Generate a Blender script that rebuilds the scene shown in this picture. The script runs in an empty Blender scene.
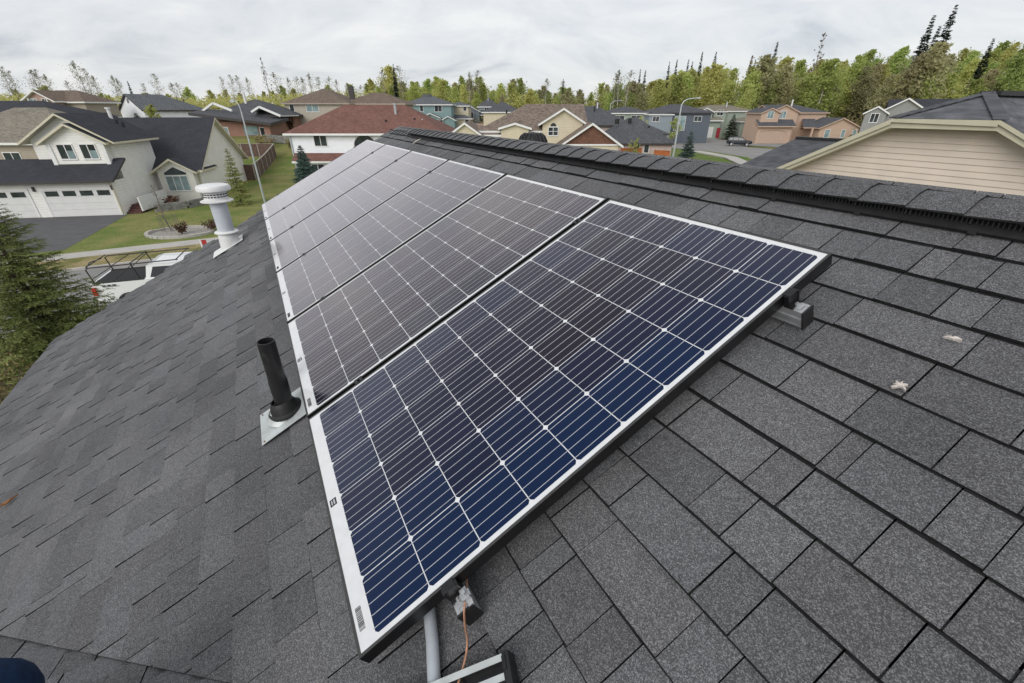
import bpy, bmesh, math, random
from mathutils import Vector, Matrix
random.seed(7)
R = math.radians
sc = bpy.context.scene
col = sc.collection

# ------------------------------------------------------------------ camera
cam_d = bpy.data.cameras.new('camera')
cam = bpy.data.objects.new('camera', cam_d)
col.objects.link(cam)
cam.location = (0, 0, 7.6)
cam.rotation_euler = (R(90 - 28.3), 0, 0)
cam_d.sensor_width = 36
cam_d.lens = 433.0 / 1024 * 36
cam_d.clip_start = 0.02
cam_d.clip_end = 3000
sc.camera = cam

# ------------------------------------------------------------------ world, sun, exposure
SUN_EL, SUN_AZ = R(30), R(207)          # azimuth measured from +y towards +x
w = bpy.data.worlds.new('World')
sc.world = w
w.use_nodes = True
nt = w.node_tree
nt.nodes.clear()
N = nt.nodes.new
L = nt.links.new
out = N('ShaderNodeOutputWorld')
bg = N('ShaderNodeBackground')
sky = N('ShaderNodeTexSky')
sky.sky_type = 'NISHITA'
sky.sun_disc = False
sky.sun_elevation = SUN_EL
sky.sun_rotation = SUN_AZ
tc = N('ShaderNodeTexCoord')
sep = N('ShaderNodeSeparateXYZ')
L(tc.outputs['Generated'], sep.inputs[0])
zc = N('ShaderNodeMath'); zc.operation = 'MAXIMUM'; zc.inputs[1].default_value = 0.0
L(sep.outputs['Z'], zc.inputs[0])
za = N('ShaderNodeMath'); za.operation = 'ADD'; za.inputs[1].default_value = 0.34
L(zc.outputs[0], za.inputs[0])
dv = N('ShaderNodeVectorMath'); dv.operation = 'DIVIDE'
cmb = N('ShaderNodeCombineXYZ')
for i in range(3):
    L(za.outputs[0], cmb.inputs[i])
L(tc.outputs['Generated'], dv.inputs[0])
L(cmb.outputs[0], dv.inputs[1])
mp = N('ShaderNodeMapping')
mp.inputs['Scale'].default_value = (0.85, 1.2, 0.0)
mp.inputs['Location'].default_value = (3.3, 1.7, 0)
L(dv.outputs[0], mp.inputs[0])
n1 = N('ShaderNodeTexNoise'); n1.inputs['Scale'].default_value = 2.3; n1.inputs['Detail'].default_value = 9; n1.inputs['Roughness'].default_value = 0.58
n1.inputs['Distortion'].default_value = 0.5
L(mp.outputs[0], n1.inputs['Vector'])
cr = N('ShaderNodeValToRGB')
cr.color_ramp.elements[0].position = 0.30; cr.color_ramp.elements[0].color = (0.60, 0.64, 0.70, 1)
cr.color_ramp.elements[1].position = 0.66; cr.color_ramp.elements[1].color = (1.0, 1.0, 1.0, 1)
e_ = cr.color_ramp.elements.new(0.46); e_.color = (0.83, 0.855, 0.89, 1)
L(n1.outputs['Fac'], cr.inputs[0])
cl = N('ShaderNodeVectorMath'); cl.operation = 'SCALE'; cl.inputs['Scale'].default_value = 5.3
L(cr.outputs['Color'], cl.inputs[0])
mx = N('ShaderNodeMix'); mx.data_type = 'RGBA'; mx.inputs[0].default_value = 0.93
L(sky.outputs[0], mx.inputs[6])
L(cl.outputs[0], mx.inputs[7])
L(mx.outputs[2], bg.inputs[0])
bg.inputs[1].default_value = 0.132
L(bg.outputs[0], out.inputs[0])

sd = bpy.data.lights.new('sun', 'SUN')
sd.energy = 1.5
sd.angle = R(45)
sd.color = (1, 0.97, 0.93)
so = bpy.data.objects.new('sun', sd)
col.objects.link(so)
so.rotation_euler = (R(90) - SUN_EL, 0, math.pi - SUN_AZ)
sc.view_settings.view_transform = 'Standard'
sc.view_settings.look = 'None'
sc.view_settings.exposure = 0.35
sc.view_settings.gamma = 1
sc.view_settings.use_curve_mapping = False

# ------------------------------------------------------------------ materials
MATS = {}

def newmat(name):
    m = bpy.data.materials.new(name)
    m.use_nodes = True
    MATS[name] = m
    return m, m.node_tree, m.node_tree.nodes['Principled BSDF']

def mat(name, c, rough=0.6, var=0.12, scale=6.0, spec=0.4, metal=0.0, coat=0.0, bump=0.0, bscale=None, lap=0.0, shingle=0.0, rnd=0.0, vert=0.0, dirt=None):
    """plain procedural material: two noises vary the base colour, optional lap-siding / shingle-course relief"""
    m, t, b = newmat(name)
    n = t.nodes.new; l = t.links.new
    tcn = n('ShaderNodeTexCoord')
    nz = n('ShaderNodeTexNoise'); nz.inputs['Scale'].default_value = scale; nz.inputs['Detail'].default_value = 6
    l(tcn.outputs['Object'], nz.inputs['Vector'])
    r = n('ShaderNodeMapRange'); r.inputs['From Min'].default_value = 0.3; r.inputs['From Max'].default_value = 0.7
    r.inputs['To Min'].default_value = 1 - var; r.inputs['To Max'].default_value = 1 + var
    l(nz.outputs['Fac'], r.inputs['Value'])
    cur = r.outputs[0]
    if rnd:
        g = n('ShaderNodeNewGeometry')
        r2 = n('ShaderNodeMapRange'); r2.inputs['To Min'].default_value = 1 - rnd; r2.inputs['To Max'].default_value = 1 + rnd
        l(g.outputs['Random Per Island'], r2.inputs['Value'])
        mm = n('ShaderNodeMath'); mm.operation = 'MULTIPLY'
        l(cur, mm.inputs[0]); l(r2.outputs[0], mm.inputs[1]); cur = mm.outputs[0]
    sx = n('ShaderNodeSeparateXYZ'); l(tcn.outputs['Object'], sx.inputs[0])
    hgt = None
    if lap or vert:
        d = n('ShaderNodeMath'); d.operation = 'MULTIPLY'; d.inputs[1].default_value = 1 / (lap or vert)
        if lap:
            l(sx.outputs['Z'], d.inputs[0])
        else:
            ad = n('ShaderNodeMath'); ad.operation = 'ADD'
            l(sx.outputs['X'], ad.inputs[0]); l(sx.outputs['Y'], ad.inputs[1]); l(ad.outputs[0], d.inputs[0])
        fr = n('ShaderNodeMath'); fr.operation = 'FRACT'; l(d.outputs[0], fr.inputs[0])
        hgt = fr.outputs[0]
        # a darker line just under each lap, or along each upright board edge
        gt = n('ShaderNodeMath'); gt.operation = 'GREATER_THAN'; gt.inputs[1].default_value = 0.9
        l(fr.outputs[0], gt.inputs[0])
        r3 = n('ShaderNodeMapRange'); r3.inputs['To Min'].default_value = 1.0; r3.inputs['To Max'].default_value = 0.86
        l(gt.outputs[0], r3.inputs['Value'])
        mm = n('ShaderNodeMath'); mm.operation = 'MULTIPLY'
        l(cur, mm.inputs[0]); l(r3.outputs[0], mm.inputs[1]); cur = mm.outputs[0]
    if shingle:
        mpn = n('ShaderNodeMapping'); l(tcn.outputs['Object'], mpn.inputs[0])
        bt = n('ShaderNodeTexNoise'); bt.inputs['Scale'].default_value = 3.2; bt.inputs['Detail'].default_value = 2
        mpn.inputs['Scale'].default_value = (1, 1, 3.5)
        l(mpn.outputs[0], bt.inputs['Vector'])
        r4 = n('ShaderNodeMapRange'); r4.inputs['From Min'].default_value = 0.35; r4.inputs['From Max'].default_value = 0.65
        r4.inputs['To Min'].default_value = 1 - shingle; r4.inputs['To Max'].default_value = 1 + shingle
        l(bt.outputs['Fac'], r4.inputs['Value'])
        mm = n('ShaderNodeMath'); mm.operation = 'MULTIPLY'
        l(cur, mm.inputs[0]); l(r4.outputs[0], mm.inputs[1]); cur = mm.outputs[0]
        d = n('ShaderNodeMath'); d.operation = 'MULTIPLY'; d.inputs[1].default_value = 1 / 0.09
        l(sx.outputs['Z'], d.inputs[0])
        fr = n('ShaderNodeMath'); fr.operation = 'FRACT'; l(d.outputs[0], fr.inputs[0]); hgt = fr.outputs[0]
    vm = n('ShaderNodeVectorMath'); vm.operation = 'SCALE'; vm.inputs[0].default_value = c[:3]
    l(cur, vm.inputs['Scale'])
    last = vm.outputs[0]
    if dirt:
        nd = n('ShaderNodeTexNoise'); nd.inputs['Scale'].default_value = dirt[1]; nd.inputs['Detail'].default_value = 8; nd.inputs['Roughness'].default_value = 0.65
        l(tcn.outputs['Object'], nd.inputs['Vector'])
        rd = n('ShaderNodeMapRange'); rd.inputs['From Min'].default_value = dirt[2]; rd.inputs['From Max'].default_value = dirt[2] + 0.16
        l(nd.outputs['Fac'], rd.inputs['Value'])
        mxx = n('ShaderNodeMix'); mxx.data_type = 'RGBA'; l(rd.outputs[0], mxx.inputs[0]); l(last, mxx.inputs[6])
        mxx.inputs[7].default_value = (*dirt[0], 1); last = mxx.outputs[2]
    l(last, b.inputs['Base Color'])
    b.inputs['Roughness'].default_value = rough
    b.inputs['Metallic'].default_value = metal
    b.inputs['Specular IOR Level'].default_value = spec
    b.inputs['Coat Weight'].default_value = coat
    b.inputs['Coat Roughness'].default_value = 0.05
    if bump or hgt is not None:
        bp = n('ShaderNodeBump')
        if hgt is not None:
            bp.inputs['Distance'].default_value = 0.02; bp.inputs['Strength'].default_value = 0.5
            iv = n('ShaderNodeMath'); iv.operation = 'SUBTRACT'; iv.inputs[0].default_value = 1
            l(hgt, iv.inputs[1]); l(iv.outputs[0], bp.inputs['Height'])
        else:
            nb = n('ShaderNodeTexNoise'); nb.inputs['Scale'].default_value = bscale or scale * 6; nb.inputs['Detail'].default_value = 4
            l(tcn.outputs['Object'], nb.inputs['Vector'])
            bp.inputs['Distance'].default_value = bump; bp.inputs['Strength'].default_value = 0.8
            l(nb.outputs['Fac'], bp.inputs['Height'])
        l(bp.outputs[0], b.inputs['Normal'])
    return m

def granule_mat(name, c, rnd=0.16, speck=0.425):
    """asphalt shingle: mineral granules of several greys, every tab its own tone"""
    m, t, b = newmat(name)
    n = t.nodes.new; l = t.links.new
    tcn = n('ShaderNodeTexCoord')
    vo = n('ShaderNodeTexVoronoi'); vo.inputs['Scale'].default_value = 520
    l(tcn.outputs['Object'], vo.inputs['Vector'])
    sv = n('ShaderNodeSeparateColor'); l(vo.outputs['Color'], sv.inputs[0])
    pw = n('ShaderNodeMath'); pw.operation = 'POWER'; pw.inputs[1].default_value = 2.6
    l(sv.outputs[0], pw.inputs[0])
    r1 = n('ShaderNodeMapRange'); r1.inputs['To Min'].default_value = 1 - speck; r1.inputs['To Max'].default_value = 1 + 2.4 * speck
    l(pw.outputs[0], r1.inputs['Value'])
    nz = n('ShaderNodeTexNoise'); nz.inputs['Scale'].default_value = 60; nz.inputs['Detail'].default_value = 5
    l(tcn.outputs['Object'], nz.inputs['Vector'])
    r2 = n('ShaderNodeMapRange'); r2.inputs['From Min'].default_value = .3; r2.inputs['From Max'].default_value = .7; r2.inputs['To Min'].default_value = .9; r2.inputs['To Max'].default_value = 1.1
    l(nz.outputs['Fac'], r2.inputs['Value'])
    n3 = n('ShaderNodeTexNoise'); n3.inputs['Scale'].default_value = 1.3; n3.inputs['Detail'].default_value = 6
    l(tcn.outputs['Object'], n3.inputs['Vector'])
    r3 = n('ShaderNodeMapRange'); r3.inputs['From Min'].default_value = .3; r3.inputs['From Max'].default_value = .7; r3.inputs['To Min'].default_value = .82; r3.inputs['To Max'].default_value = 1.18
    l(n3.outputs['Fac'], r3.inputs['Value'])
    g = n('ShaderNodeNewGeometry')
    r4 = n('ShaderNodeMapRange'); r4.inputs['To Min'].default_value = 1 - rnd; r4.inputs['To Max'].default_value = 1 + rnd
    l(g.outputs['Random Per Island'], r4.inputs['Value'])
    cur = r1.outputs[0]
    for o2 in (r2.outputs[0], r3.outputs[0], r4.outputs[0]):
        mm = n('ShaderNodeMath'); mm.operation = 'MULTIPLY'; l(cur, mm.inputs[0]); l(o2, mm.inputs[1]); cur = mm.outputs[0]
    # tint between cool grey and warm grey by tab
    ti = n('ShaderNodeMix'); ti.data_type = 'RGBA'
    ti.inputs[6].default_value = (c[0] * .995, c[1], c[2] * 1.005, 1); ti.inputs[7].default_value = (c[0] * 1.03, c[1], c[2] * .985, 1)
    wv = n('ShaderNodeMath'); wv.operation = 'MULTIPLY'; wv.inputs[1].default_value = 7.31
    fr = n('ShaderNodeMath'); fr.operation = 'FRACT'
    l(g.outputs['Random Per Island'], wv.inputs[0]); l(wv.outputs[0], fr.inputs[0]); l(fr.outputs[0], ti.inputs[0])
    vm = n('ShaderNodeVectorMath'); vm.operation = 'SCALE'
    l(ti.outputs[2], vm.inputs[0]); l(cur, vm.inputs['Scale'])
    l(vm.outputs[0], b.inputs['Base Color'])
    b.inputs['Roughness'].default_value = 0.92
    b.inputs['Specular IOR Level'].default_value = 0.25
    bp = n('ShaderNodeBump'); bp.inputs['Distance'].default_value = 0.0015; bp.inputs['Strength'].default_value = 0.7
    l(vo.outputs['Distance'], bp.inputs['Height']); l(bp.outputs[0], b.inputs['Normal'])
    return m

def leaf_mat(name, c, c2, trans=0.55):
    m, t, b = newmat(name)
    n = t.nodes.new; l = t.links.new
    g = n('ShaderNodeNewGeometry'); oi = n('ShaderNodeObjectInfo')
    mxx = n('ShaderNodeMix'); mxx.data_type = 'RGBA'
    mxx.inputs[6].default_value = (*c, 1); mxx.inputs[7].default_value = (*c2, 1)
    l(g.outputs['Random Per Island'], mxx.inputs[0])
    r = n('ShaderNodeMapRange'); r.inputs['To Min'].default_value = 0.78; r.inputs['To Max'].default_value = 1.2
    l(oi.outputs['Random'], r.inputs['Value'])
    hs = n('ShaderNodeHueSaturation')
    hr = n('ShaderNodeMapRange'); hr.inputs['To Min'].default_value = 0.487; hr.inputs['To Max'].default_value = 0.522
    wv = n('ShaderNodeMath'); wv.operation = 'MULTIPLY'; wv.inputs[1].default_value = 5.7
    fr = n('ShaderNodeMath'); fr.operation = 'FRACT'
    l(oi.outputs['Random'], wv.inputs[0]); l(wv.outputs[0], fr.inputs[0]); l(fr.outputs[0], hr.inputs['Value'])
    l(hr.outputs[0], hs.inputs['Hue']); l(r.outputs[0], hs.inputs['Value']); l(mxx.outputs[2], hs.inputs['Color'])
    l(hs.outputs[0], b.inputs['Base Color'])
    b.inputs['Roughness'].default_value = 0.7; b.inputs['Specular IOR Level'].default_value = 0.2
    tr = n('ShaderNodeBsdfTranslucent'); l(hs.outputs[0], tr.inputs[0])
    ms = n('ShaderNodeMixShader'); ms.inputs[0].default_value = trans
    o = t.nodes['Material Output']
    l(b.outputs[0], ms.inputs[1]); l(tr.outputs[0], ms.inputs[2]); l(ms.outputs[0], o.inputs[0])
    return m

def ground_mat(name, c, c2, scale, extra=None, fine=9.0):
    m, t, b = newmat(name)
    n = t.nodes.new; l = t.links.new
    tcn = n('ShaderNodeTexCoord')
    a = n('ShaderNodeTexNoise'); a.inputs['Scale'].default_value = scale; a.inputs['Detail'].default_value = 9; a.inputs['Roughness'].default_value = 0.62
    l(tcn.outputs['Object'], a.inputs['Vector'])
    r = n('ShaderNodeMapRange'); r.inputs['From Min'].default_value = .4; r.inputs['From Max'].default_value = .62
    l(a.outputs['Fac'], r.inputs['Value'])
    mxx = n('ShaderNodeMix'); mxx.data_type = 'RGBA'; mxx.inputs[6].default_value = (*c, 1); mxx.inputs[7].default_value = (*c2, 1)
    l(r.outputs[0], mxx.inputs[0])
    f = n('ShaderNodeTexNoise'); f.inputs['Scale'].default_value = fine; f.inputs['Detail'].default_value = 8
    l(tcn.outputs['Object'], f.inputs['Vector'])
    r2 = n('ShaderNodeMapRange'); r2.inputs['From Min'].default_value = .3; r2.inputs['From Max'].default_value = .7; r2.inputs['To Min'].default_value = .7; r2.inputs['To Max'].default_value = 1.3
    l(f.outputs['Fac'], r2.inputs['Value'])
    vm = n('ShaderNodeVectorMath'); vm.operation = 'SCALE'; l(mxx.outputs[2], vm.inputs[0]); l(r2.outputs[0], vm.inputs['Scale'])
    last = vm.outputs[0]
    if extra:                      # beyond the gardens: woodland floor
        sx = n('ShaderNodeSeparateXYZ'); l(tcn.outputs['Object'], sx.inputs[0])
        rr = n('ShaderNodeMapRange'); rr.inputs['From Min'].default_value = extra[1]; rr.inputs['From Max'].default_value = extra[2]
        l(sx.outputs['Y'], rr.inputs['Value'])
        m3 = n('ShaderNodeMix'); m3.data_type = 'RGBA'; l(rr.outputs[0], m3.inputs[0]); l(last, m3.inputs[6]); m3.inputs[7].default_value = (*extra[0], 1)
        last = m3.outputs[2]
    l(last, b.inputs['Base Color'])
    b.inputs['Roughness'].default_value = 0.95; b.inputs['Specular IOR Level'].default_value = 0.15
    bp = n('ShaderNodeBump'); bp.inputs['Distance'].default_value = 0.05; bp.inputs['Strength'].default_value = 0.6
    l(f.outputs['Fac'], bp.inputs['Height']); l(bp.outputs[0], b.inputs['Normal'])
    return m

def solar_glass(m):
    """anti-reflective cover glass: a Schlick reflection with a low normal reflectance over the layer below"""
    t = m.node_tree; n = t.nodes.new; l = t.links.new; b = t.nodes['Principled BSDF']; o = t.nodes['Material Output']
    lw = n('ShaderNodeLayerWeight'); lw.inputs['Blend'].default_value = 0.5
    pw = n('ShaderNodeMath'); pw.operation = 'POWER'; pw.inputs[1].default_value = 3.5; l(lw.outputs['Facing'], pw.inputs[0])
    mr = n('ShaderNodeMapRange'); mr.inputs['To Min'].default_value = 0.003; mr.inputs['To Max'].default_value = 1.35; mr.clamp = False; l(pw.outputs[0], mr.inputs['Value'])
    mn = n('ShaderNodeMath'); mn.operation = 'MINIMUM'; mn.inputs[1].default_value = 0.97; l(mr.outputs[0], mn.inputs[0])
    gl = n('ShaderNodeBsdfGlossy'); tn = n('ShaderNodeTexCoord'); dn = n('ShaderNodeTexNoise'); dn.inputs['Scale'].default_value = 5; dn.inputs['Detail'].default_value = 8; dn.inputs['Roughness'].default_value = .7
    l(tn.outputs['Object'], dn.inputs['Vector']); dr = n('ShaderNodeMapRange'); dr.inputs['From Min'].default_value = .3; dr.inputs['From Max'].default_value = .7; dr.inputs['To Min'].default_value = .06; dr.inputs['To Max'].default_value = .17
    l(dn.outputs['Fac'], dr.inputs['Value']); l(dr.outputs[0], gl.inputs['Roughness']); gl.inputs['Color'].default_value = (1, .955, .962, 1)
    ms = n('ShaderNodeMixShader'); l(mn.outputs[0], ms.inputs[0]); l(b.outputs[0], ms.inputs[1]); l(gl.outputs[0], ms.inputs[2]); l(ms.outputs[0], o.inputs[0])

def cell_mat():
    """monocrystalline silicon under glass; every cell has its own tone, fine silver fingers run across"""
    m, t, b = newmat('silicon cell')
    n = t.nodes.new; l = t.links.new
    g = n('ShaderNodeNewGeometry')
    at = n('ShaderNodeAttribute'); at.attribute_name = 'tone'; at.attribute_type = 'GEOMETRY'
    mxx = n('ShaderNodeMix'); mxx.data_type = 'RGBA'
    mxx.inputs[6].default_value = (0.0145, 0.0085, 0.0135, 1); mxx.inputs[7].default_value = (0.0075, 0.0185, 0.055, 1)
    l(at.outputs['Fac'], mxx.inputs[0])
    tcn = n('ShaderNodeTexCoord'); sx = n('ShaderNodeSeparateXYZ'); l(tcn.outputs['Object'], sx.inputs[0])
    l(mxx.outputs[2], b.inputs['Base Color'])
    b.inputs['Roughness'].default_value = 0.5; b.inputs['Specular IOR Level'].default_value = 0.0
    solar_glass(m)
    return m

M_shingle = granule_mat('granule shingle', (0.130, 0.132, 0.138), rnd=0.16, speck=0.42)
M_cap = granule_mat('ridge cap shingle', (0.112, 0.115, 0.121), rnd=0.08, speck=0.5)
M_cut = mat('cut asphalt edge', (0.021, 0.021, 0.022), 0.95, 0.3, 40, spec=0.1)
M_deck = mat('roofing felt', (0.02, 0.02, 0.021), 0.95, 0.2, 20, spec=0.1)
M_blackpl = mat('black vent plastic', (0.016, 0.016, 0.017), 0.55, 0.25, 30, spec=0.4)
M_blackabs = mat('black pipe plastic', (0.014, 0.014, 0.015), 0.42, 0.3, 14, spec=0.5, bump=0.0006, dirt=((0.05, 0.05, 0.05), 18, 0.6))
M_galv = mat('galvanised flashing', (0.50, 0.53, 0.53), 0.5, 0.18, 9, metal=0.25, spec=0.5, dirt=((0.36, 0.38, 0.37), 12, 0.56))
M_ventwhite = mat('chalky vent metal', (0.50, 0.535, 0.58), 0.45, 0.06, 7, spec=0.5, dirt=((0.42, 0.43, 0.43), 9, 0.62))
M_ventcap = mat('white vent cap', (0.70, 0.70, 0.70), 0.5, 0.05, 9, spec=0.5, dirt=((0.55, 0.54, 0.51), 14, 0.6))
M_frame = mat('black anodised frame', (0.012, 0.012, 0.013), 0.32, 0.2, 60, spec=0.5, metal=0.3)
M_lip = mat('frame lip', (0.07, 0.068, 0.066), 0.4, 0.15, 60, spec=0.6, metal=0.6)
M_alu = mat('mill aluminium', (0.42, 0.43, 0.44), 0.35, 0.12, 40, metal=0.55)
M_alublack = mat('black anodised rail', (0.03, 0.03, 0.032), 0.3, 0.2, 40, metal=0.6)
M_copper = mat('bare copper', (0.50, 0.27, 0.17), 0.42, 0.25, 90, metal=0.7)
M_pvc = mat('grey conduit', (0.42, 0.45, 0.49), 0.42, 0.06, 30, spec=0.5, dirt=((0.30, 0.32, 0.34), 30, 0.62))
M_cell = cell_mat()

def glassy(name, c):
    m = mat(name, c, 0.5, 0.05, 30, spec=0.0, dirt=((c[0] * .82, c[1] * .82, c[2] * .8), 12, 0.62))
    solar_glass(m); return m
M_sheet = glassy('white backsheet', (0.66, 0.67, 0.68))
M_bus = glassy('silver busbar', (0.46, 0.47, 0.50))
M_ink = mat('dark print', (0.03, 0.03, 0.035), 0.6, 0.3, 300)
M_drop = mat('dried dropping', (0.55, 0.50, 0.46), 0.9, 0.25, 120, bump=0.001)
M_rust = mat('weathered orange leaf', (0.20, 0.09, 0.03), 0.8, 0.3, 60)

M_white = mat('white siding', (0.78, 0.77, 0.73), 0.7, 0.05, 2, lap=0.2)
M_cream = mat('cream stucco', (0.74, 0.72, 0.67), 0.85, 0.05, 1.5, bump=0.004)
M_gwhite = mat('bright white siding', (0.83, 0.85, 0.89), 0.6, 0.04, 2, lap=0.12)
M_trimc = mat('cream trim board', (0.58, 0.54, 0.42), 0.6, 0.06, 4)
M_trimw = mat('white trim board', (0.74, 0.74, 0.73), 0.6, 0.05, 4)
M_trimd = mat('dark trim board', (0.05, 0.045, 0.045), 0.6, 0.1, 4)
M_soffit = mat('beige siding', (0.64, 0.555, 0.47), 0.6, 0.05, 3, bump=0.001)
M_trimg = mat('grey green trim', (0.50, 0.47, 0.35), 0.6, 0.07, 3)
M_tan = mat('tan stucco', (0.36, 0.315, 0.26), 0.85, 0.06, 2, lap=0.2)
M_tan2 = mat('grey tan siding', (0.42, 0.38, 0.32), 0.8, 0.06, 2, lap=0.2)
M_brick = mat('red brick wall', (0.30, 0.17, 0.13), 0.85, 0.25, 9, lap=0.08)
M_pink = mat('pinkish stone wall', (0.40, 0.28, 0.24), 0.85, 0.25, 6)
M_teal = mat('teal siding', (0.20, 0.305, 0.305), 0.7, 0.06, 2, lap=0.2)
M_bluegrey = mat('blue grey siding', (0.245, 0.285, 0.315), 0.7, 0.06, 2, lap=0.2)
M_navy = mat('slate blue siding', (0.105, 0.123, 0.147), 0.7, 0.06, 2, lap=0.2)
M_sage = mat('sage green siding', (0.30, 0.35, 0.29), 0.7, 0.06, 2, lap=0.2)
M_peach = mat('peach stucco', (0.50, 0.365, 0.28), 0.8, 0.06, 2, lap=0.2)
M_peachd = mat('peach garage door', (0.46, 0.34, 0.27), 0.7, 0.05, 2)
M_yellow = mat('pale yellow siding', (0.60, 0.54, 0.40), 0.8, 0.05, 2, lap=0.15)
M_batten = mat('pink beige board siding', (0.50, 0.41, 0.37), 0.75, 0.08, 2, vert=0.7)
M_grey = mat('grey siding', (0.27, 0.27, 0.265), 0.75, 0.06, 2, lap=0.2)
M_cedar = mat('red brown shake', (0.15, 0.075, 0.05), 0.85, 0.25, 5, lap=0.14)
M_ourwall = mat('blue grey wall siding', (0.30, 0.33, 0.36), 0.75, 0.06, 2, lap=0.18)
R_black = mat('charcoal shingle roof', (0.046, 0.048, 0.056), 0.95, 0.1, 1.2, spec=0.15, shingle=0.09)
R_grey = mat('grey shingle roof', (0.115, 0.122, 0.13), 0.95, 0.1, 1.2, spec=0.15, shingle=0.2)
R_dark = mat('dark grey shingle roof', (0.088, 0.091, 0.10), 0.95, 0.1, 1.2, spec=0.15, shingle=0.2)
R_mid = mat('mid grey shingle roof', (0.118, 0.121, 0.132), 0.95, 0.14, 3.0, spec=0.15, shingle=0.25, dirt=((0.085, 0.087, 0.095), 7, 0.56))
R_brown = mat('brown shingle roof', (0.16, 0.125, 0.10), 0.95, 0.12, 1.0, spec=0.15, shingle=0.22)
R_tan = mat('tan brown shingle roof', (0.185, 0.148, 0.122), 0.95, 0.12, 1.0, spec=0.15, shingle=0.3)
R_red = mat('red brown shingle roof', (0.175, 0.092, 0.076), 0.95, 0.12, 1.0, spec=0.15, shingle=0.16)
R_rock = mat('weathered tan roof', (0.21, 0.19, 0.155), 0.95, 0.12, 1.0, spec=0.15, shingle=0.2)
M_pane = mat('window glass', (0.035, 0.045, 0.05), 0.08, 0.5, 1.4, spec=0.6)
M_panel_l = mat('curtained window glass', (0.22, 0.30, 0.31), 0.12, 0.35, 1.1, spec=0.6)
M_gdoor = mat('white garage door', (0.66, 0.66, 0.65), 0.6, 0.04, 2)
M_doorw = mat('white door', (0.68, 0.67, 0.65), 0.5, 0.04, 3)
M_red = mat('red door', (0.28, 0.03, 0.04), 0.5, 0.08, 3)
M_steps = mat('red brown deck wood', (0.10, 0.045, 0.04), 0.8, 0.2, 6)
M_fence = mat('brown fence boards', (0.13, 0.083, 0.067), 0.9, 0.28, 3, vert=0.14)
M_rail = mat('weathered fence cap', (0.36, 0.33, 0.29), 0.9, 0.15, 4)
M_orange = mat('orange cedar fence', (0.42, 0.13, 0.045), 0.85, 0.15, 3, vert=0.14)
M_stone = mat('grey block stone', (0.22, 0.215, 0.205), 0.95, 0.35, 3.5, bump=0.02, bscale=9)
M_lamp = mat('galvanised lamp pole', (0.46, 0.50, 0.52), 0.4, 0.08, 5, metal=0.5)
M_lens = mat('lamp lens', (0.75, 0.76, 0.75), 0.3, 0.05, 5)
M_asph = mat('driveway asphalt', (0.10, 0.10, 0.105), 0.95, 0.14, 1.5, bump=0.004, bscale=60)
M_road = mat('road asphalt', (0.235, 0.228, 0.222), 0.95, 0.1, 0.8, bump=0.004, bscale=60, dirt=((0.30, 0.285, 0.265), 0.25, 0.52))
M_conc = mat('concrete', (0.43, 0.41, 0.38), 0.9, 0.1, 1.5, dirt=((0.33, 0.31, 0.27), 2, 0.58))
M_gravel = mat('gravel bed', (0.32, 0.30, 0.27), 0.95, 0.35, 14, bump=0.02)
M_soil = ground_mat('bare soil', (0.38, 0.24, 0.13), (0.46, 0.33, 0.19), 0.5)
M_grass = ground_mat('lawn', (0.12, 0.165, 0.038), (0.235, 0.22, 0.085), 0.32, extra=((0.075, 0.062, 0.03), 75, 115))
M_lawn = ground_mat('green lawn', (0.085, 0.145, 0.028), (0.15, 0.17, 0.05), 0.4)
M_dry = ground_mat('dry grass verge', (0.14, 0.145, 0.045), (0.33, 0.26, 0.14), 0.5)
M_bark = mat('grey bark', (0.16, 0.14, 0.12), 0.95, 0.3, 4)
M_birch = mat('birch bark', (0.46, 0.43, 0.38), 0.9, 0.25, 3, dirt=((0.08, 0.07, 0.06), 2.5, 0.62))
M_conbark = mat('spruce bark', (0.07, 0.05, 0.04), 0.95, 0.3, 5)
F_birch = leaf_mat('spring birch leaf', (0.46, 0.49, 0.15), (0.59, 0.58, 0.23))
F_birch2 = leaf_mat('sparse spring leaf', (0.34, 0.32, 0.18), (0.48, 0.44, 0.25))
F_sparse = leaf_mat('grey green spring leaf', (0.17, 0.17, 0.10), (0.26, 0.25, 0.15))
F_green = leaf_mat('aspen leaf', (0.37, 0.455, 0.13), (0.52, 0.55, 0.20))
F_spruce = leaf_mat('spruce needle', (0.040, 0.058, 0.036), (0.065, 0.088, 0.055), 0.1)
F_spruce2 = leaf_mat('yellow green spruce needle', (0.16, 0.19, 0.058), (0.27, 0.28, 0.10), 0.28)
F_blue = leaf_mat('blue green spruce needle', (0.05, 0.085, 0.072), (0.09, 0.13, 0.115), 0.1)
F_brown = leaf_mat('bare twig', (0.085, 0.062, 0.045), (0.14, 0.10, 0.07), 0.1)
F_under = leaf_mat('woodland shrub', (0.30, 0.27, 0.11), (0.22, 0.165, 0.10), 0.3)
F_heath = leaf_mat('reddish shrub', (0.11, 0.06, 0.045), (0.15, 0.09, 0.06), 0.1)
M_car_white = mat('white car paint', (0.78, 0.79, 0.80), 0.35, 0.02, 2, coat=0.8)
M_car_blue = mat('dark blue car paint', (0.016, 0.021, 0.03), 0.5, 0.05, 2, spec=0.25, coat=0.15)
M_car_red = mat('dark maroon car paint', (0.03, 0.022, 0.028), 0.3, 0.05, 2, coat=1.0)
M_carglass = mat('car window glass', (0.012, 0.014, 0.016), 0.06, 0.1, 3, spec=0.8)
M_carglass2 = mat('bright windscreen glass', (0.09, 0.10, 0.11), 0.08, 0.1, 3, spec=0.8)
M_tyre = mat('tyre rubber', (0.015, 0.015, 0.016), 0.85, 0.15, 20)
M_rim = mat('wheel rim metal', (0.45, 0.46, 0.47), 0.35, 0.1, 10, metal=0.8)
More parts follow.
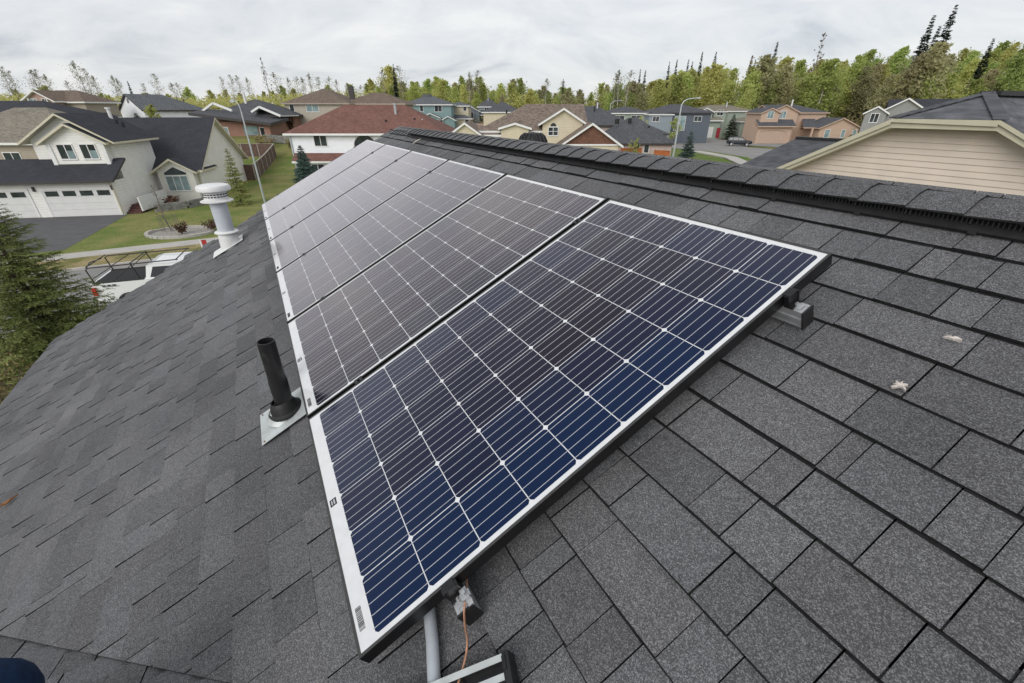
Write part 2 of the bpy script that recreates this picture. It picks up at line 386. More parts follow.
M_tail = mat('red tail lamp', (0.45, 0.02, 0.02), 0.3, 0.1, 20, coat=1)
M_head = mat('head lamp', (0.62, 0.64, 0.66), 0.2, 0.1, 20, coat=1)
M_bedliner = mat('black bed liner', (0.02, 0.02, 0.021), 0.8, 0.15, 20)
M_rackm = mat('black rack tube', (0.018, 0.018, 0.019), 0.45, 0.1, 20)
M_denim = mat('dark blue denim', (0.006, 0.019, 0.05), 0.9, 0.25, 60, spec=0.2, bump=0.001, bscale=700)
M_skin = mat('skin', (0.48, 0.29, 0.21), 0.55, 0.06, 8)
M_jacket = mat('grey work jacket', (0.07, 0.075, 0.08), 0.9, 0.15, 20)
M_hair = mat('brown hair', (0.05, 0.03, 0.02), 0.7, 0.2, 60)
M_boot = mat('brown boot leather', (0.07, 0.04, 0.025), 0.6, 0.2, 20)
M_signred = mat('red sign paint', (0.40, 0.035, 0.035), 0.5, 0.05, 5)

# ------------------------------------------------------------------ mesh helpers
class MB:
    def __init__(s):
        s.v = []; s.f = []; s.m = []
    def poly(s, pts, m=0):
        i = len(s.v); s.v += [tuple(p) for p in pts]
        s.f.append(tuple(range(i, i + len(pts)))); s.m.append(m)
    def add(s, verts, faces, m=0):
        i = len(s.v); s.v += [tuple(p) for p in verts]
        for f in faces:
            s.f.append(tuple(i + k for k in f)); s.m.append(m)
    def box(s, x0, x1, y0, y1, z0, z1, m=0, M=None):
        P = [Vector((x, y, z)) for z in (z0, z1) for y in (y0, y1) for x in (x0, x1)]
        if M is not None: P = [M @ p for p in P]
        s.add(P, [(0, 2, 3, 1), (4, 5, 7, 6), (0, 1, 5, 4), (2, 6, 7, 3), (0, 4, 6, 2), (1, 3, 7, 5)], m)
    def beam(s, a, b, wd, ht, m=0, up=(0, 0, 1)):
        a = Vector(a); b = Vector(b); d = (b - a); ln = d.length; d.normalize()
        up = Vector(up); side = d.cross(up)
        if side.length < 1e-4: side = d.cross(Vector((1, 0, 0)))
        side.normalize(); u = side.cross(d)
        P = [c + side * sx * wd / 2 + u * sz * ht / 2 for c in (a, b) for sz in (-1, 1) for sx in (-1, 1)]
        s.add(P, [(0, 1, 3, 2), (4, 6, 7, 5), (0, 4, 5, 1), (2, 3, 7, 6), (0, 2, 6, 4), (1, 5, 7, 3)], m)
    def tube(s, pts, rad, m=0, n=10, cap=True):
        pts = [Vector(p) for p in pts]
        if not isinstance(rad, (list, tuple)): rad = [rad] * len(pts)
        base = len(s.v); pu = None
        for i, p in enumerate(pts):
            d = (pts[min(i + 1, len(pts) - 1)] - pts[max(i - 1, 0)]).normalized()
            if pu is None:
                pu = d.orthogonal().normalized()
            u = (pu - d * pu.dot(d))
            u = u.normalized() if u.length > 1e-6 else d.orthogonal().normalized()
            pu = u; q = d.cross(u)
            for k in range(n):
                an = 2 * math.pi * k / n
                s.v.append(tuple(p + (u * math.cos(an) + q * math.sin(an)) * rad[i]))
        for i in range(len(pts) - 1):
            for k in range(n):
                a = base + i * n + k; b = base + i * n + (k + 1) % n
                s.f.append((a, b, b + n, a + n)); s.m.append(m)
        if cap:
            s.f.append(tuple(base + k for k in reversed(range(n)))); s.m.append(m)
            s.f.append(tuple(base + (len(pts) - 1) * n + k for k in range(n))); s.m.append(m)
    def lathe(s, prof, n=32, m=0, M=None):
        base = len(s.v)
        for r, z in prof:
            for k in range(n):
                an = 2 * math.pi * k / n
                p = Vector((r * math.cos(an), r * math.sin(an), z))
                s.v.append(tuple(M @ p if M is not None else p))
        for i in range(len(prof) - 1):
            for k in range(n):
                a = base + i * n + k; b = base + i * n + (k + 1) % n
                s.f.append((a, b, b + n, a + n)); s.m.append(m)
    def slab(s, pts, th, mt=0, ms=1, down=(0, 0, -1)):
        """roof sheet: top polygon, sides and underside in trim"""
        pts = [Vector(p) for p in pts]; dn = Vector(down) * th
        n = len(pts); i = len(s.v)
        s.v += [tuple(p) for p in pts] + [tuple(p + dn) for p in pts]
        s.f.append(tuple(range(i, i + n))); s.m.append(mt)
        s.f.append(tuple(i + n + k for k in reversed(range(n)))); s.m.append(ms)
        for k in range(n):
            a, b = i + k, i + (k + 1) % n
            s.f.append((a, a + n, b + n, b)); s.m.append(ms)
    def build(s, name, mats, parent=None, smooth=False, recalc=True, M=None):
        me = bpy.data.meshes.new(name)
        vv = s.v if M is None else [tuple(M @ Vector(p)) for p in s.v]
        me.from_pydata(vv, [], s.f)
        if not isinstance(mats, (list, tuple)): mats = [mats]
        for q in mats: me.materials.append(q)
        me.polygons.foreach_set('material_index', s.m)
        if recalc:
            bm = bmesh.new(); bm.from_mesh(me); bmesh.ops.recalc_face_normals(bm, faces=bm.faces); bm.to_mesh(me); bm.free()
        if smooth:
            me.polygons.foreach_set('use_smooth', [True] * len(me.polygons))
            try: me.set_sharp_from_angle(angle=R(35))
            except Exception: pass
        me.update()
        o = bpy.data.objects.new(name, me); col.objects.link(o)
        if parent: o.parent = parent
        return o

def tag(o, label=None, cat=None, group=None, kind=None):
    if label: o['label'] = label
    if cat: o['category'] = cat
    if group: o['group'] = group
    if kind: o['kind'] = kind
    return o

def empty(name, loc, rz=0.0, label=None, cat=None, group=None):
    o = bpy.data.objects.new(name, None); col.objects.link(o)
    o.location = loc; o.rotation_euler = (0, 0, rz); o.empty_display_size = 0.3
    return tag(o, label, cat, group)

def copy_tree(o, parent=None):
    c = o.copy(); col.objects.link(c)
    if parent: c.parent = parent
    for ch in o.children: copy_tree(ch, c)
    return c

# ------------------------------------------------------------------ terrain
def S(a, b, t):
    t = min(1, max(0, (t - a) / (b - a))); return t * t * (3 - 2 * t)
def hgt(x, y):
    far = S(45, 88, y)
    side = S(0, 24, x)
    h = far * (2.8 * (1 - side) + 0.9 * side)
    h += 9.0 * S(58, 140, x) * S(96, 150, y)
    h += 2.0 * S(130, 220, y)
    h += 1.5 * S(69, 74, y) * S(-16, -27, x) * S(95, 84, y)
    return h

def axis(vals):
    o = []
    for a, b, st in vals:
        t = a
        while t < b - 1e-6: o.append(t); t += st
    o.append(vals[-1][1]); return o
g = MB()
xs = axis([(-900, -160, 74), (-160, 200, 4), (200, 900, 70)])
ys = axis([(-120, -20, 20), (-20, 220, 4), (220, 1500, 80)])
gv = [(x, y, hgt(x, y)) for y in ys for x in xs]
nx = len(xs)
gf = [(j * nx + i, j * nx + i + 1, (j + 1) * nx + i + 1, (j + 1) * nx + i) for j in range(len(ys) - 1) for i in range(nx - 1)]
g.add(gv, gf)
o = g.build('ground', M_grass, smooth=True); tag(o, kind='structure')

e = Vector((-0.48355525, 0.87531384, 0)); perp = Vector((-0.87531384, -0.48355525, 0)); ns = -perp
def st(t, ed, z=0): return ns * t + e * ed + Vector((0, 0, z))     # street frame: along the road, across it

def sheet(name, pts, z, m, kerb=0.0):
    """flat paved or planted area a few mm above the ground; kerb > 0 makes it a raised slab"""
    mb = MB(); top = [(p[0], p[1], z + kerb) for p in pts]
    mb.poly(top)
    if kerb:
        for k in range(len(pts)):
            a, b = pts[k], pts[(k + 1) % len(pts)]
            mb.poly([(a[0], a[1], z - .05), (b[0], b[1], z - .05), (b[0], b[1], z + kerb), (a[0], a[1], z + kerb)])
    o = mb.build(name, m); tag(o, kind='structure'); return o
def strip(t0, t1, e0, e1): return [st(t0, e0), st(t1, e0), st(t1, e1), st(t0, e1)]
sheet('road', strip(-70, 60, 21.6, 30.5), 0.004, M_road)
sheet('kerb', strip(-70, 60, 30.5, 30.68), 0.004, M_conc, 0.12)
sheet('grass_verge', strip(-70, 60, 30.68, 32.9), 0.06, M_dry, 0.06)
sheet('sidewalk', strip(-70, 60, 32.9, 34.2), 0.004, M_conc, 0.13)
sheet('driveway', [(-41.5, 34.0), (-31.2, 35.8), (-28.2, 28.2), (-27.3, 25.9), (-36.4, 21.0)], 0.008, M_asph)
sheet('driveway_apron', [st(-24.6, 30.68), st(-16, 30.68), st(-16.6, 34.2), st(-24.6, 34.2)], 0.15, M_asph)
# near kerb of the same street and our own front yard path
sheet('kerb', strip(-70, 60, 21.42, 21.6), 0.004, M_conc, 0.12)
# right-hand street curving past the sage and peach houses
zr_ = 0.93
sheet('road', [(24, 92), (26, 108), (40, 128), (52, 130), (55, 112), (47, 98), (46, 92), (50, 86), (52, 74), (44, 56), (33, 56), (36, 72), (34.5, 84), (31, 90)], zr_, M_road)
sheet('sidewalk', [(31.2, 84), (33.3, 83.2), (34.6, 72), (31, 56), (29.2, 56), (32.6, 72)], zr_, M_conc, 0.1)
sheet('grass_verge', [(33.4, 83.0), (34.5, 82.0), (36, 72), (33, 56), (31.1, 56), (34.7, 72)], zr_, M_lawn, 0.08)
sheet('front_lawn', [(24, 91), (30.6, 88.6), (31.0, 84), (32.3, 72), (29, 56), (24, 56), (24, 75)], zr_ + .004, M_lawn)
sheet('bare_earth', [(46, 131), (41, 129.5), (47.5, 118), (57, 117.5), (61, 128), (58, 132)], zr_ + .01, M_soil)
sheet('driveway', [(54.5, 112.5), (50.5, 103.5), (47.4, 98.3), (52, 92), (61, 103)], zr_ + .008, M_road)
sheet('front_lawn', [(53, 92), (60, 101), (68, 98), (60, 86)], zr_ + .006, M_dry)

# ------------------------------------------------------------------ our own house: roof frame
OX, OY, OZ = 0.94098429, 1.24220347, 7.22554806
CT, ST = math.cos(math.atan(.5)), math.sin(math.atan(.5))
YAW = math.atan2(e.y, e.x)
def RA(u, v, h=0.0):            # front slope: u down the slope, v along the ridge, h off the panel plane  -> house coordinates
    return Vector((v, u * CT + h * ST, OZ - u * ST + h * CT))
HM = Matrix.Translation((OX, OY, 0)) @ Matrix.Rotation(YAW, 4, 'Z')
def RW(u, v, h=0.0): return HM @ RA(u, v, h)
TOP = -0.12                      # shingle surface
YR = -0.4716; ZR = OZ - (-0.4675) * ST + TOP * CT
VX0 = -1.53                      # the valley: x = y - 1.59
house = empty('house', (OX, OY, 0), YAW, 'house under the camera with the dark shingle roof carrying the solar panels', 'house')

def clip(poly, fn):
    out_ = []
    for i in range(len(poly)):
        a, b = poly[i], poly[(i + 1) % len(poly)]
        fa, fb = fn(a), fn(b)
        if fa >= 0: out_.append(a)
        if (fa >= 0) != (fb >= 0):
            t = fa / (fa - fb); out_.append(tuple(a[k] + (b[k] - a[k]) * t for k in range(2)))
    return out_

def shingle_plane(name, to3, u0, u1, v0, v1, clips, rng, phase=0.003):
    """laminated shingles: every tab is a thin tilted prism lapping the course below. to3(u, v, h) -> house coordinates"""
    mb = MB(); EXP = 0.139
    k = math.ceil((u0 - phase) / EXP)
    while True:
        ub = phase + k * EXP
        if ub - EXP > u1: break
        ub = min(ub, u1)
        v = v0 - rng.random() * 0.3
        raised = rng.random() < .5
        while v < v1:
            wd = rng.choice((0.09, 0.12, 0.14, 0.17, 0.20, 0.24, 0.28)) * rng.uniform(.93, 1.07)
            if rng.random() < .12: wd *= .5
            r_ = rng.random()
            gap = 0.0042 if r_ < .36 else (0.0030 if r_ < .76 else 0.0016)
            ua, ubj = ub - EXP - .03, ub + rng.uniform(-.002, .002)
            poly = [(ua, v + gap / 2), (ubj, v + gap / 2), (ubj, v + wd - gap / 2), (ua, v + wd - gap / 2)]
            for c in clips: 
                if poly: poly = clip(poly, c)
            lift = (0.0042 if raised else 0.0) + rng.uniform(-.0006, .0009)
            if len(poly) >= 3:
                hh = [(-0.010 + 0.0085 * (p[0] - (ub - EXP)) / EXP + lift * max(0, (p[0] - ua) / (ub - ua))) for p in poly]
                top = [to3(p[0], p[1], h) for p, h in zip(poly, hh)]
                bot = [to3(p[0], p[1], h - 0.0072 - lift * .5) for p, h in zip(poly, hh)]
                n = len(poly); i = len(mb.v)
                mb.v += [tuple(p) for p in top] + [tuple(p) for p in bot]
                mb.f.append(tuple(range(i, i + n))); mb.m.append(0)
                for q in range(n):
                    a, b = i + q, i + (q + 1) % n
                    mb.f.append((a, a + n, b + n, b)); mb.m.append(1)
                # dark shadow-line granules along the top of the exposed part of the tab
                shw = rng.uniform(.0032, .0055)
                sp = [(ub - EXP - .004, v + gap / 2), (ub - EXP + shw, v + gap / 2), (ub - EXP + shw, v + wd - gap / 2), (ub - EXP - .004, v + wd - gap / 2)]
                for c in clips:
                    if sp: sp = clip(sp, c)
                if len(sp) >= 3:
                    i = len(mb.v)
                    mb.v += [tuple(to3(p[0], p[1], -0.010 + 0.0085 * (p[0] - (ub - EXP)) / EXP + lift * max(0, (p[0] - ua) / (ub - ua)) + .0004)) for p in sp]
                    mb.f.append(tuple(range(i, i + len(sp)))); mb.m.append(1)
            v += wd; raised = (not raised) if rng.random() < .8 else raised
        if ub >= u1: break
        k += 1
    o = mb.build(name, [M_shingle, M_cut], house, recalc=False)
    # top faces must look outward
    me = o.data
    bm = bmesh.new(); bm.from_mesh(me)
    for f in bm.faces:
        if f.material_index == 0 and f.normal.z < 0: f.normal_flip()
    bm.to_mesh(me); bm.free()
    return o

YE, XE = 4.25, 2.66              # eaves of the main slope and of the wing
XF = 6.42                        # far rake
rng = random.Random(3)
toA = lambda u, v, h: RA(u, v, TOP + h)
uy = lambda u: u * CT + TOP * ST           # plan distance of a point of the front slope
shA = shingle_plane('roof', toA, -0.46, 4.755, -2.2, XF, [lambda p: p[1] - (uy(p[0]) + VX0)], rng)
# wing slope B: down towards +x, along +y
def toB(u, v, h):
    x = VX0 + YR + u * CT + h * ST
    return Vector((x, v, ZR - .009 - u * ST + h * CT))
xb = lambda u: VX0 + YR + u * CT
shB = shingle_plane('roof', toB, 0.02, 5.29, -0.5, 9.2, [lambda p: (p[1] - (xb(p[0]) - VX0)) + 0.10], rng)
# back slope C of the main ridge
def toC(u, v, h): return Vector((v, YR - u * CT - h * ST, ZR - u * ST + h * CT))
yc_ = lambda u: YR - u * CT
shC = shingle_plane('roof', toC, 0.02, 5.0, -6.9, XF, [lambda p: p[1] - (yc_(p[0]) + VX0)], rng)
def toD(u, v, h): return Vector((VX0 + YR - u * CT - h * ST, v, ZR - u * ST + h * CT))
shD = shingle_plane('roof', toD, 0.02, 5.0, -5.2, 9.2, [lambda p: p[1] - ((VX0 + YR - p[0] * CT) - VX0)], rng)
# felt-covered deck below the shingles, fascia and gutter
mb = MB()
dk = -0.034
XR = VX0 + YR
def zA(y): return ZR - (y - YR) * .5 + dk
def zB(x): return ZR - (x - XR) * .5 + dk
def zC(y): return ZR + (y - YR) * .5 + dk
def zD(x): return ZR + (x - XR) * .5 + dk
YB, XB = YR - 4.45, XR - 4.45
mb.slab([(XF - .02, YE - .02, zA(YE)), (XF - .02, YR, zA(YR)), (XR, YR, zA(YR)), (XE, YE - .02, zA(YE))], .03, 0, 0)
mb.slab([(XR, YR, zB(XR)), (XR, 9.18, zB(XR)), (XE - .02, 9.18, zB(XE)), (XE - .02, YE, zB(XE))], .03, 0, 0)
mb.slab([(XF - .02, YR, zC(YR)), (XF - .02, YB, zC(YB)), (XB, YB, zC(YB)), (XR, YR, zC(YR))], .03, 0, 0)
mb.slab([(XR, YR, zD(XR)), (XB, YB, zD(XB)), (XB, 9.18, zD(XB)), (XR, 9.18, zD(XR))], .03, 0, 0)
mb.build('roof_deck', M_deck, house)
mb = MB()
zE = zA(YE) - .03
mb.box(XE, XF, YE - .06, YE - .03, zE - .17, zE - .005)
mb.box(XE - .06, XE - .03, YE, 9.18, zE - .17, zE - .005)
for a, b, s_ in ((YR, YE - .05, zA), (YR, YB, zC)):
    mb.beam((XF - .03, a, s_(a) - .12), (XF - .03, b, s_(b) - .12), .03, .16)
mb.beam((XR, 9.16, zB(XR) - .12), (XE, 9.16, zB(XE) - .12), .03, .16)
mb.beam((XR, 9.16, zD(XR) - .12), (XB, 9.16, zD(XB) - .12), .03, .16)
mb.build('fascia', M_trimw, house)
mb = MB()
mb.beam((XE + .1, YE - .02, zE - .06), (XF, YE - .02, zE - .07), .05, .08)
mb.beam((XE + .02, YE + .1, zE - .03), (XE + .02, 9.18, zE - .05), .11, .09)
mb.build('gutter', M_trimd, house)
mb = MB()
zw = zE - .15
y0_, y1_, x0_, x1_ = YB + .4, YE - .4, XB + .4, XF - .35
def wl(a, b, top=zw): mb.poly([(a[0], a[1], 0), (b[0], b[1], 0), (b[0], b[1], top), (a[0], a[1], top)])
wl((x1_, y0_), (x1_, y1_)); mb.poly([(x1_, y0_, zw), (x1_, y1_, zw), (x1_, YR, ZR - .2)])
wl((x0_, y0_), (x1_, y0_)); wl((XE - .4, y1_), (x1_, y1_)); wl((XE - .4, y1_), (XE - .4, 8.8)); wl((x0_, y0_), (x0_, 8.8))
wl((x0_, 8.8), (XE - .4, 8.8)); mb.poly([(x0_, 8.8, zw), (XE - .4, 8.8, zw), (XR, 8.8, ZR - .2)])
mb.build('wall', M_ourwall, house)

# ridge vent: ribbed black plastic under the cap shingles
mb = MB()
v0_, v1_ = -2.0, 5.28
cs = [(-0.352, -0.119), (-0.350, -0.110), (-0.388, -0.104), (-0.386, -0.077), (-0.47, -0.083)]   # (u, h) profile of one side
def ridge_side(u, v, h, sgn):
    p = RA(u, v, h)
    return p if sgn > 0 else Vector((p.x, 2 * YR - p.y, p.z))
for sgn in (1, -1):
    for k in range(len(cs) - 1):
        a, b = cs[k], cs[k + 1]
        mb.poly([ridge_side(a[0], v0_, a[1], sgn), ridge_side(a[0], v1_, a[1], sgn), ridge_side(b[0], v1_, b[1], sgn), ridge_side(b[0], v0_, b[1], sgn)])
    mb.poly([ridge_side(u, v1_, h, sgn) for u, h in cs])
    v = v0_
    while v < v1_ - .02:           # louvre ribs and section joints
        big = int(v / .0115) % 13 == 0
        mb.box(v, v + (.005 if big else .0035), -.006, .015 if big else .008, -.006, .024, 0, Matrix(((1, 0, 0, 0), (0, sgn, 0, RA(-.388, 0, -.101).y if sgn > 0 else 2 * YR - RA(-.388, 0, -.101).y), (0, 0, 1, RA(-.388, 0, -.104).z), (0, 0, 0, 1))))
        v += .0115
    v = v0_ + .3
    while v < v1_:
        q = RA(-.352, v, -.114); yy = q.y if sgn > 0 else 2 * YR - q.y
        mb.box(v - .010, v + .010, yy - .012, yy + .008, q.z - .004, q.z + .004)
        v += .3048
mb.build('ridge_vent', M_blackpl, house)
# ridge caps, lapped
mb = MB(); rc = random.Random(5)
def caps(v0, v1, hb, umin):
    v = v0; ap = RA(-.4675, 0, -.12)
    while v < v1:
        ln = .168; EXPc = .143
        r_ = rc.uniform(-.004, .004)
        sec = []
        for vv, hh in ((v + r_ * .6, hb + .005), (v + ln, hb - .0035)):
            row = []
            for q in range(9):
                t = (q - 4) / 4.0; at_ = abs(t)
                u = -.4675 + at_ * (umin + .4675) + rc.uniform(-.0015, .0015); h = hh - .004 * at_ - (.006 * (1 - at_) ** 2)
                p = RA(u, vv, h)
                if t < 0: p = Vector((p.x, 2 * YR - p.y, p.z))
                if q == 4: p.y = YR
                row.append(p)
            sec.append(row)
        a, b = sec; n = 9
        low = [p - Vector((0, 0, .006)) for p in a]; low2 = [p - Vector((0, 0, .004)) for p in b]
        i = len(mb.v); mb.v += [tuple(p) for p in a + b + low + low2]
        for q in range(n - 1):
            mb.f.append((i + q, i + q + 1, i + n + q + 1, i + n + q)); mb.m.append(0)
            mb.f.append((i + q, i + 2 * n + q, i + 2 * n + q + 1, i + q + 1)); mb.m.append(1)
        mb.f.append((i, i + n, i + 3 * n, i + 2 * n)); mb.m.append(1)
        mb.f.append((i + n - 1, i + 2 * n - 1, i + 4 * n - 1, i + 3 * n - 1)); mb.m.append(1)
        v += EXPc
caps(-2.0, 5.3, -.069, -.368)
caps(5.3, XF - .12, -.108, -.368)
oc = mb.build('ridge_cap', [M_cap, M_cut], house, recalc=False)
bm = bmesh.new(); bm.from_mesh(oc.data)
for f in bm.faces:
    if f.material_index == 0 and f.normal.z < 0: f.normal_flip()
bm.to_mesh(oc.data); bm.free()

# round black roof vent just behind the ridge
mb = MB()
vb = Vector((3.06, -0.83, ZR + (-.83 - YR) * .5 + .05))
prof = [(0.13, -.13), (0.13, .10), (0.125, .14), (0.105, .18), (0.07, .205), (0.0, .215)]
mb.lathe(prof, 24, 0, Matrix.Translation(vb))
for k in range(16):
    an = 2 * math.pi * k / 16
    pts = [vb + Vector((math.cos(an) * (r + .006), math.sin(an) * (r + .006), z)) for r, z in prof[1:5]]
    mb.tube(pts, .007, 0, 5)
mb.box(vb.x - .2, vb.x + .2, vb.y - .2, vb.y + .2, vb.z - .1, vb.z - .06)
mb.build('turbine_vent', M_blackpl, house, smooth=True)

# black plumbing vent with lead-grey flashing
pb = RA(1.805, 1.345, TOP)
pv = MB()
pts = [pb + Vector((0, 0, z)) for z in (-.05, .12, .135, .19, .21, .395)]
rr = [.039, .039, .040, .040, .0365, .0365]
pv.tube(pts, rr, 0, 28, cap=False)
pv.lathe([(.0365, .395), (.032, .396), (.031, .30), (0.0, .29)], 28, 0, Matrix.Translation(pb))
pv_o = pv.build('vent_pipe', M_blackabs, house, smooth=True)
fb = MB()
Ms = Matrix(((0, CT, ST, 0), (1, 0, 0, 0), (0, -ST, CT, 0), (0, 0, 0, 1)))   # local x along u? -> built from RA below
def sheet_on_roof(mb, u0, u1, v0, v1, h, th, m=0, cut=0.0):
    c = [(u0, v0), (u1, v0), (u1, v1), (u0, v1)]
    mb.slab([RA(u, v, TOP + h) for u, v in c], th, m, m)
sheet_on_roof(fb, 1.66, 1.94, 1.22, 1.47, .013, .0015)
fb.lathe([(.085, .0), (.07, .02), (.052, .05), (.05, .06)], 28, 0, Matrix.Translation(pb + Vector((0, .01, -.01))))
for du, dv_ in ((1.925, 1.235), (1.925, 1.455)):
    fb.lathe([(.005, 0), (.004, .003), (0, .004)], 8, 1, Matrix.Translation(RA(du, dv_, TOP + .013)))
fb.build('flashing', [M_galv, M_rust], pv_o, smooth=True)
bt = MB()
Mtilt = Matrix.Translation(pb + Vector((0, 0, .02))) @ Matrix.Rotation(-R(12), 4, 'X')
bt.lathe([(.078, .0), (.079, .012), (.066, .02), (.056, .045), (.046, .062), (.042, .066)], 28, 0, Mtilt)
bt.build('pipe_boot', M_blackpl, pv_o, smooth=True)

# white exhaust vent with storm collar and cap
wb = RA(2.185, 5.50, TOP)
mb = MB()
mb.tube([wb + Vector((0, 0, -.05)), wb + Vector((0, 0, .54))], .087, 0, 32)
wv_o = mb.build('exhaust_vent', M_ventwhite, house, smooth=True)
mb = MB()
sheet_on_roof(mb, 2.02, 2.41, 5.38, 5.68, .013, .0015)
mb.lathe([(.112, -.05), (.104, .1), (.096, .17), (.088, .18)], 32, 0, Matrix.Translation(wb))
mb.build('flashing', M_ventcap, wv_o, smooth=True)
mb = MB(); mb.lathe([(.088, .172), (.126, .164), (.128, .174), (.118, .184), (.088, .19)], 32, 0, Matrix.Translation(wb))
mb.build('storm_collar', M_ventcap, wv_o, smooth=True)
mb = MB()
mb.lathe([(.088, .425), (.165, .432), (.166, .442), (.122, .458), (.12, .54), (.156, .545), (.170, .552), (.172, .585), (.160, .606), (.12, .616), (0, .622)], 36, 0, Matrix.Translation(wb + Vector((0, 0, .09))))
for z in (.49, .515):
    for k in range(24):
        an = 2 * math.pi * k / 24
        mb.box(-.004, .004, -.01, .01, z + .084, z + .096, 1, Matrix.Translation(wb + Vector((math.cos(an) * .121, math.sin(an) * .121, 0))) @ Matrix.Rotation(an, 4, 'Z'))
mb.build('vent_cap', [M_ventcap, M_blackpl], wv_o, smooth=True)

# ------------------------------------------------------------------ solar panels
PM = HM @ Matrix(((1, 0, 0, 0), (0, CT, ST, 0), (0, -ST, CT, OZ), (0, 0, 0, 1)))    # local (v, u, n) -> world
PL, PW, PG = 1.65, 0.99, 1.012
def panel_protos():
    fr = MB()
    t = .013
    fr.box(0, PW, 0, .03, -.04, -.002, 0); fr.box(0, PW, PL - .03, PL, -.04, -.002, 0)
    fr.box(0, .03, .03, PL - .03, -.04, -.002, 0); fr.box(PW - .03, PW, .03, PL - .03, -.04, -.002, 0)
    lip = MB()
    wlip = .0075
    for (a, b, c, d) in ((0, PW, 0, wlip), (0, PW, PL - wlip, PL), (0, wlip, wlip, PL - wlip), (PW - wlip, PW, wlip, PL - wlip)):
        fr.box(a, b, c, d, -.002, 0.0005, 1)
    sh = MB(); sh.box(wlip, PW - wlip, wlip, PL - wlip, -.006, -.0008)
    cells = MB(); bus = MB(); P = .1585; cs_ = .1557; ch = .0075
    tones = []
    rc_ = random.Random(11)
    for j in range(10):
        for i in range(6):
            x = .0215 + i * P; y = .0255 + j * P * .9935
            y1 = y + cs_ * .9935; x1 = x + cs_
            oc_ = [(x + ch, y), (x1 - ch, y), (x1, y + ch), (x1, y1 - ch), (x1 - ch, y1), (x + ch, y1), (x, y1 - ch), (x, y + ch)]
            cells.poly([(a, b, -.0006) for a, b in oc_])
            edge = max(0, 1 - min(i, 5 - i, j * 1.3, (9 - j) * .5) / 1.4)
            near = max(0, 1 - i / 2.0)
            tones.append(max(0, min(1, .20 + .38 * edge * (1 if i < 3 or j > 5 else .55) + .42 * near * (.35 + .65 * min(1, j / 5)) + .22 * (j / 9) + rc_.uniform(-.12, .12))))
    for i in range(6):
        for k in range(5):
            x = .0215 + i * P + cs_ * (k + .5) / 5
            bus.poly([(x - .0009, .022, -.0003), (x + .0009, .022, -.0003), (x + .0009, .0255 + 10 * P * .9935, -.0003), (x - .0009, .0255 + 10 * P * .9935, -.0003)])
    me_c = cells
    lb = MB()
    lb.box(.475, .505, 1.613, 1.636, -.0006, -.0003); lb.box(.48, .5, 1.618, 1.623, -.0004, -.0002, 1); lb.box(.48, .5, 1.627, 1.631, -.0004, -.0002, 1)
    bc = MB(); rb = random.Random(2); y = 0.055
    while y < .115:
        a = rb.choice((.0012, .002, .003)); bc.box(y, y + a, 1.618, 1.634, -.0006, -.0003); y += a + rb.choice((.0012, .002))
    return fr, sh, cells, tones, bus, lb, bc
fr, sh, cells, tones, bus, lb, bc = panel_protos()
plabel = ['nearest solar panel of the row, with the bluest cells and black frame edge in view',
          'solar panel directly behind the nearest blue one and beside the black vent pipe',
          'third solar panel counting away from the camera',
          'fourth solar panel counting away from the camera',
          'second farthest solar panel, pale with sky glare',
          'farthest solar panel at the end of the row towards the red roofed house']
p0 = bpy.data.objects.new('solar_panel', None); col.objects.link(p0); p0.empty_display_size = .2
fo = fr.build('frame', [M_frame, M_lip], p0)
so_ = sh.build('backsheet', M_sheet, p0)
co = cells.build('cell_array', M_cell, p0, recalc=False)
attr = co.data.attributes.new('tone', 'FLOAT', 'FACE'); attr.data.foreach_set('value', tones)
bo = bus.build('busbars', M_bus, p0)
lo = lb.build('label', [M_ink, M_bus], so_); bo2 = bc.build('barcode', M_ink, so_)
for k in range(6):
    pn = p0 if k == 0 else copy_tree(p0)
    if k:
        for ch in pn.children:
            if ch.name.startswith('cell_array'):
                if k == 1:
                    me2 = ch.data.copy(); rq = random.Random(8)
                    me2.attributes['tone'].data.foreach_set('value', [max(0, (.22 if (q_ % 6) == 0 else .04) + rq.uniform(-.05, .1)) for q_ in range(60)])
                ch.data = me2
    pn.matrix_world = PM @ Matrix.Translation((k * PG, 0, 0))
    tag(pn, plabel[k], 'solar panel', 'solar panels in the row on the roof')

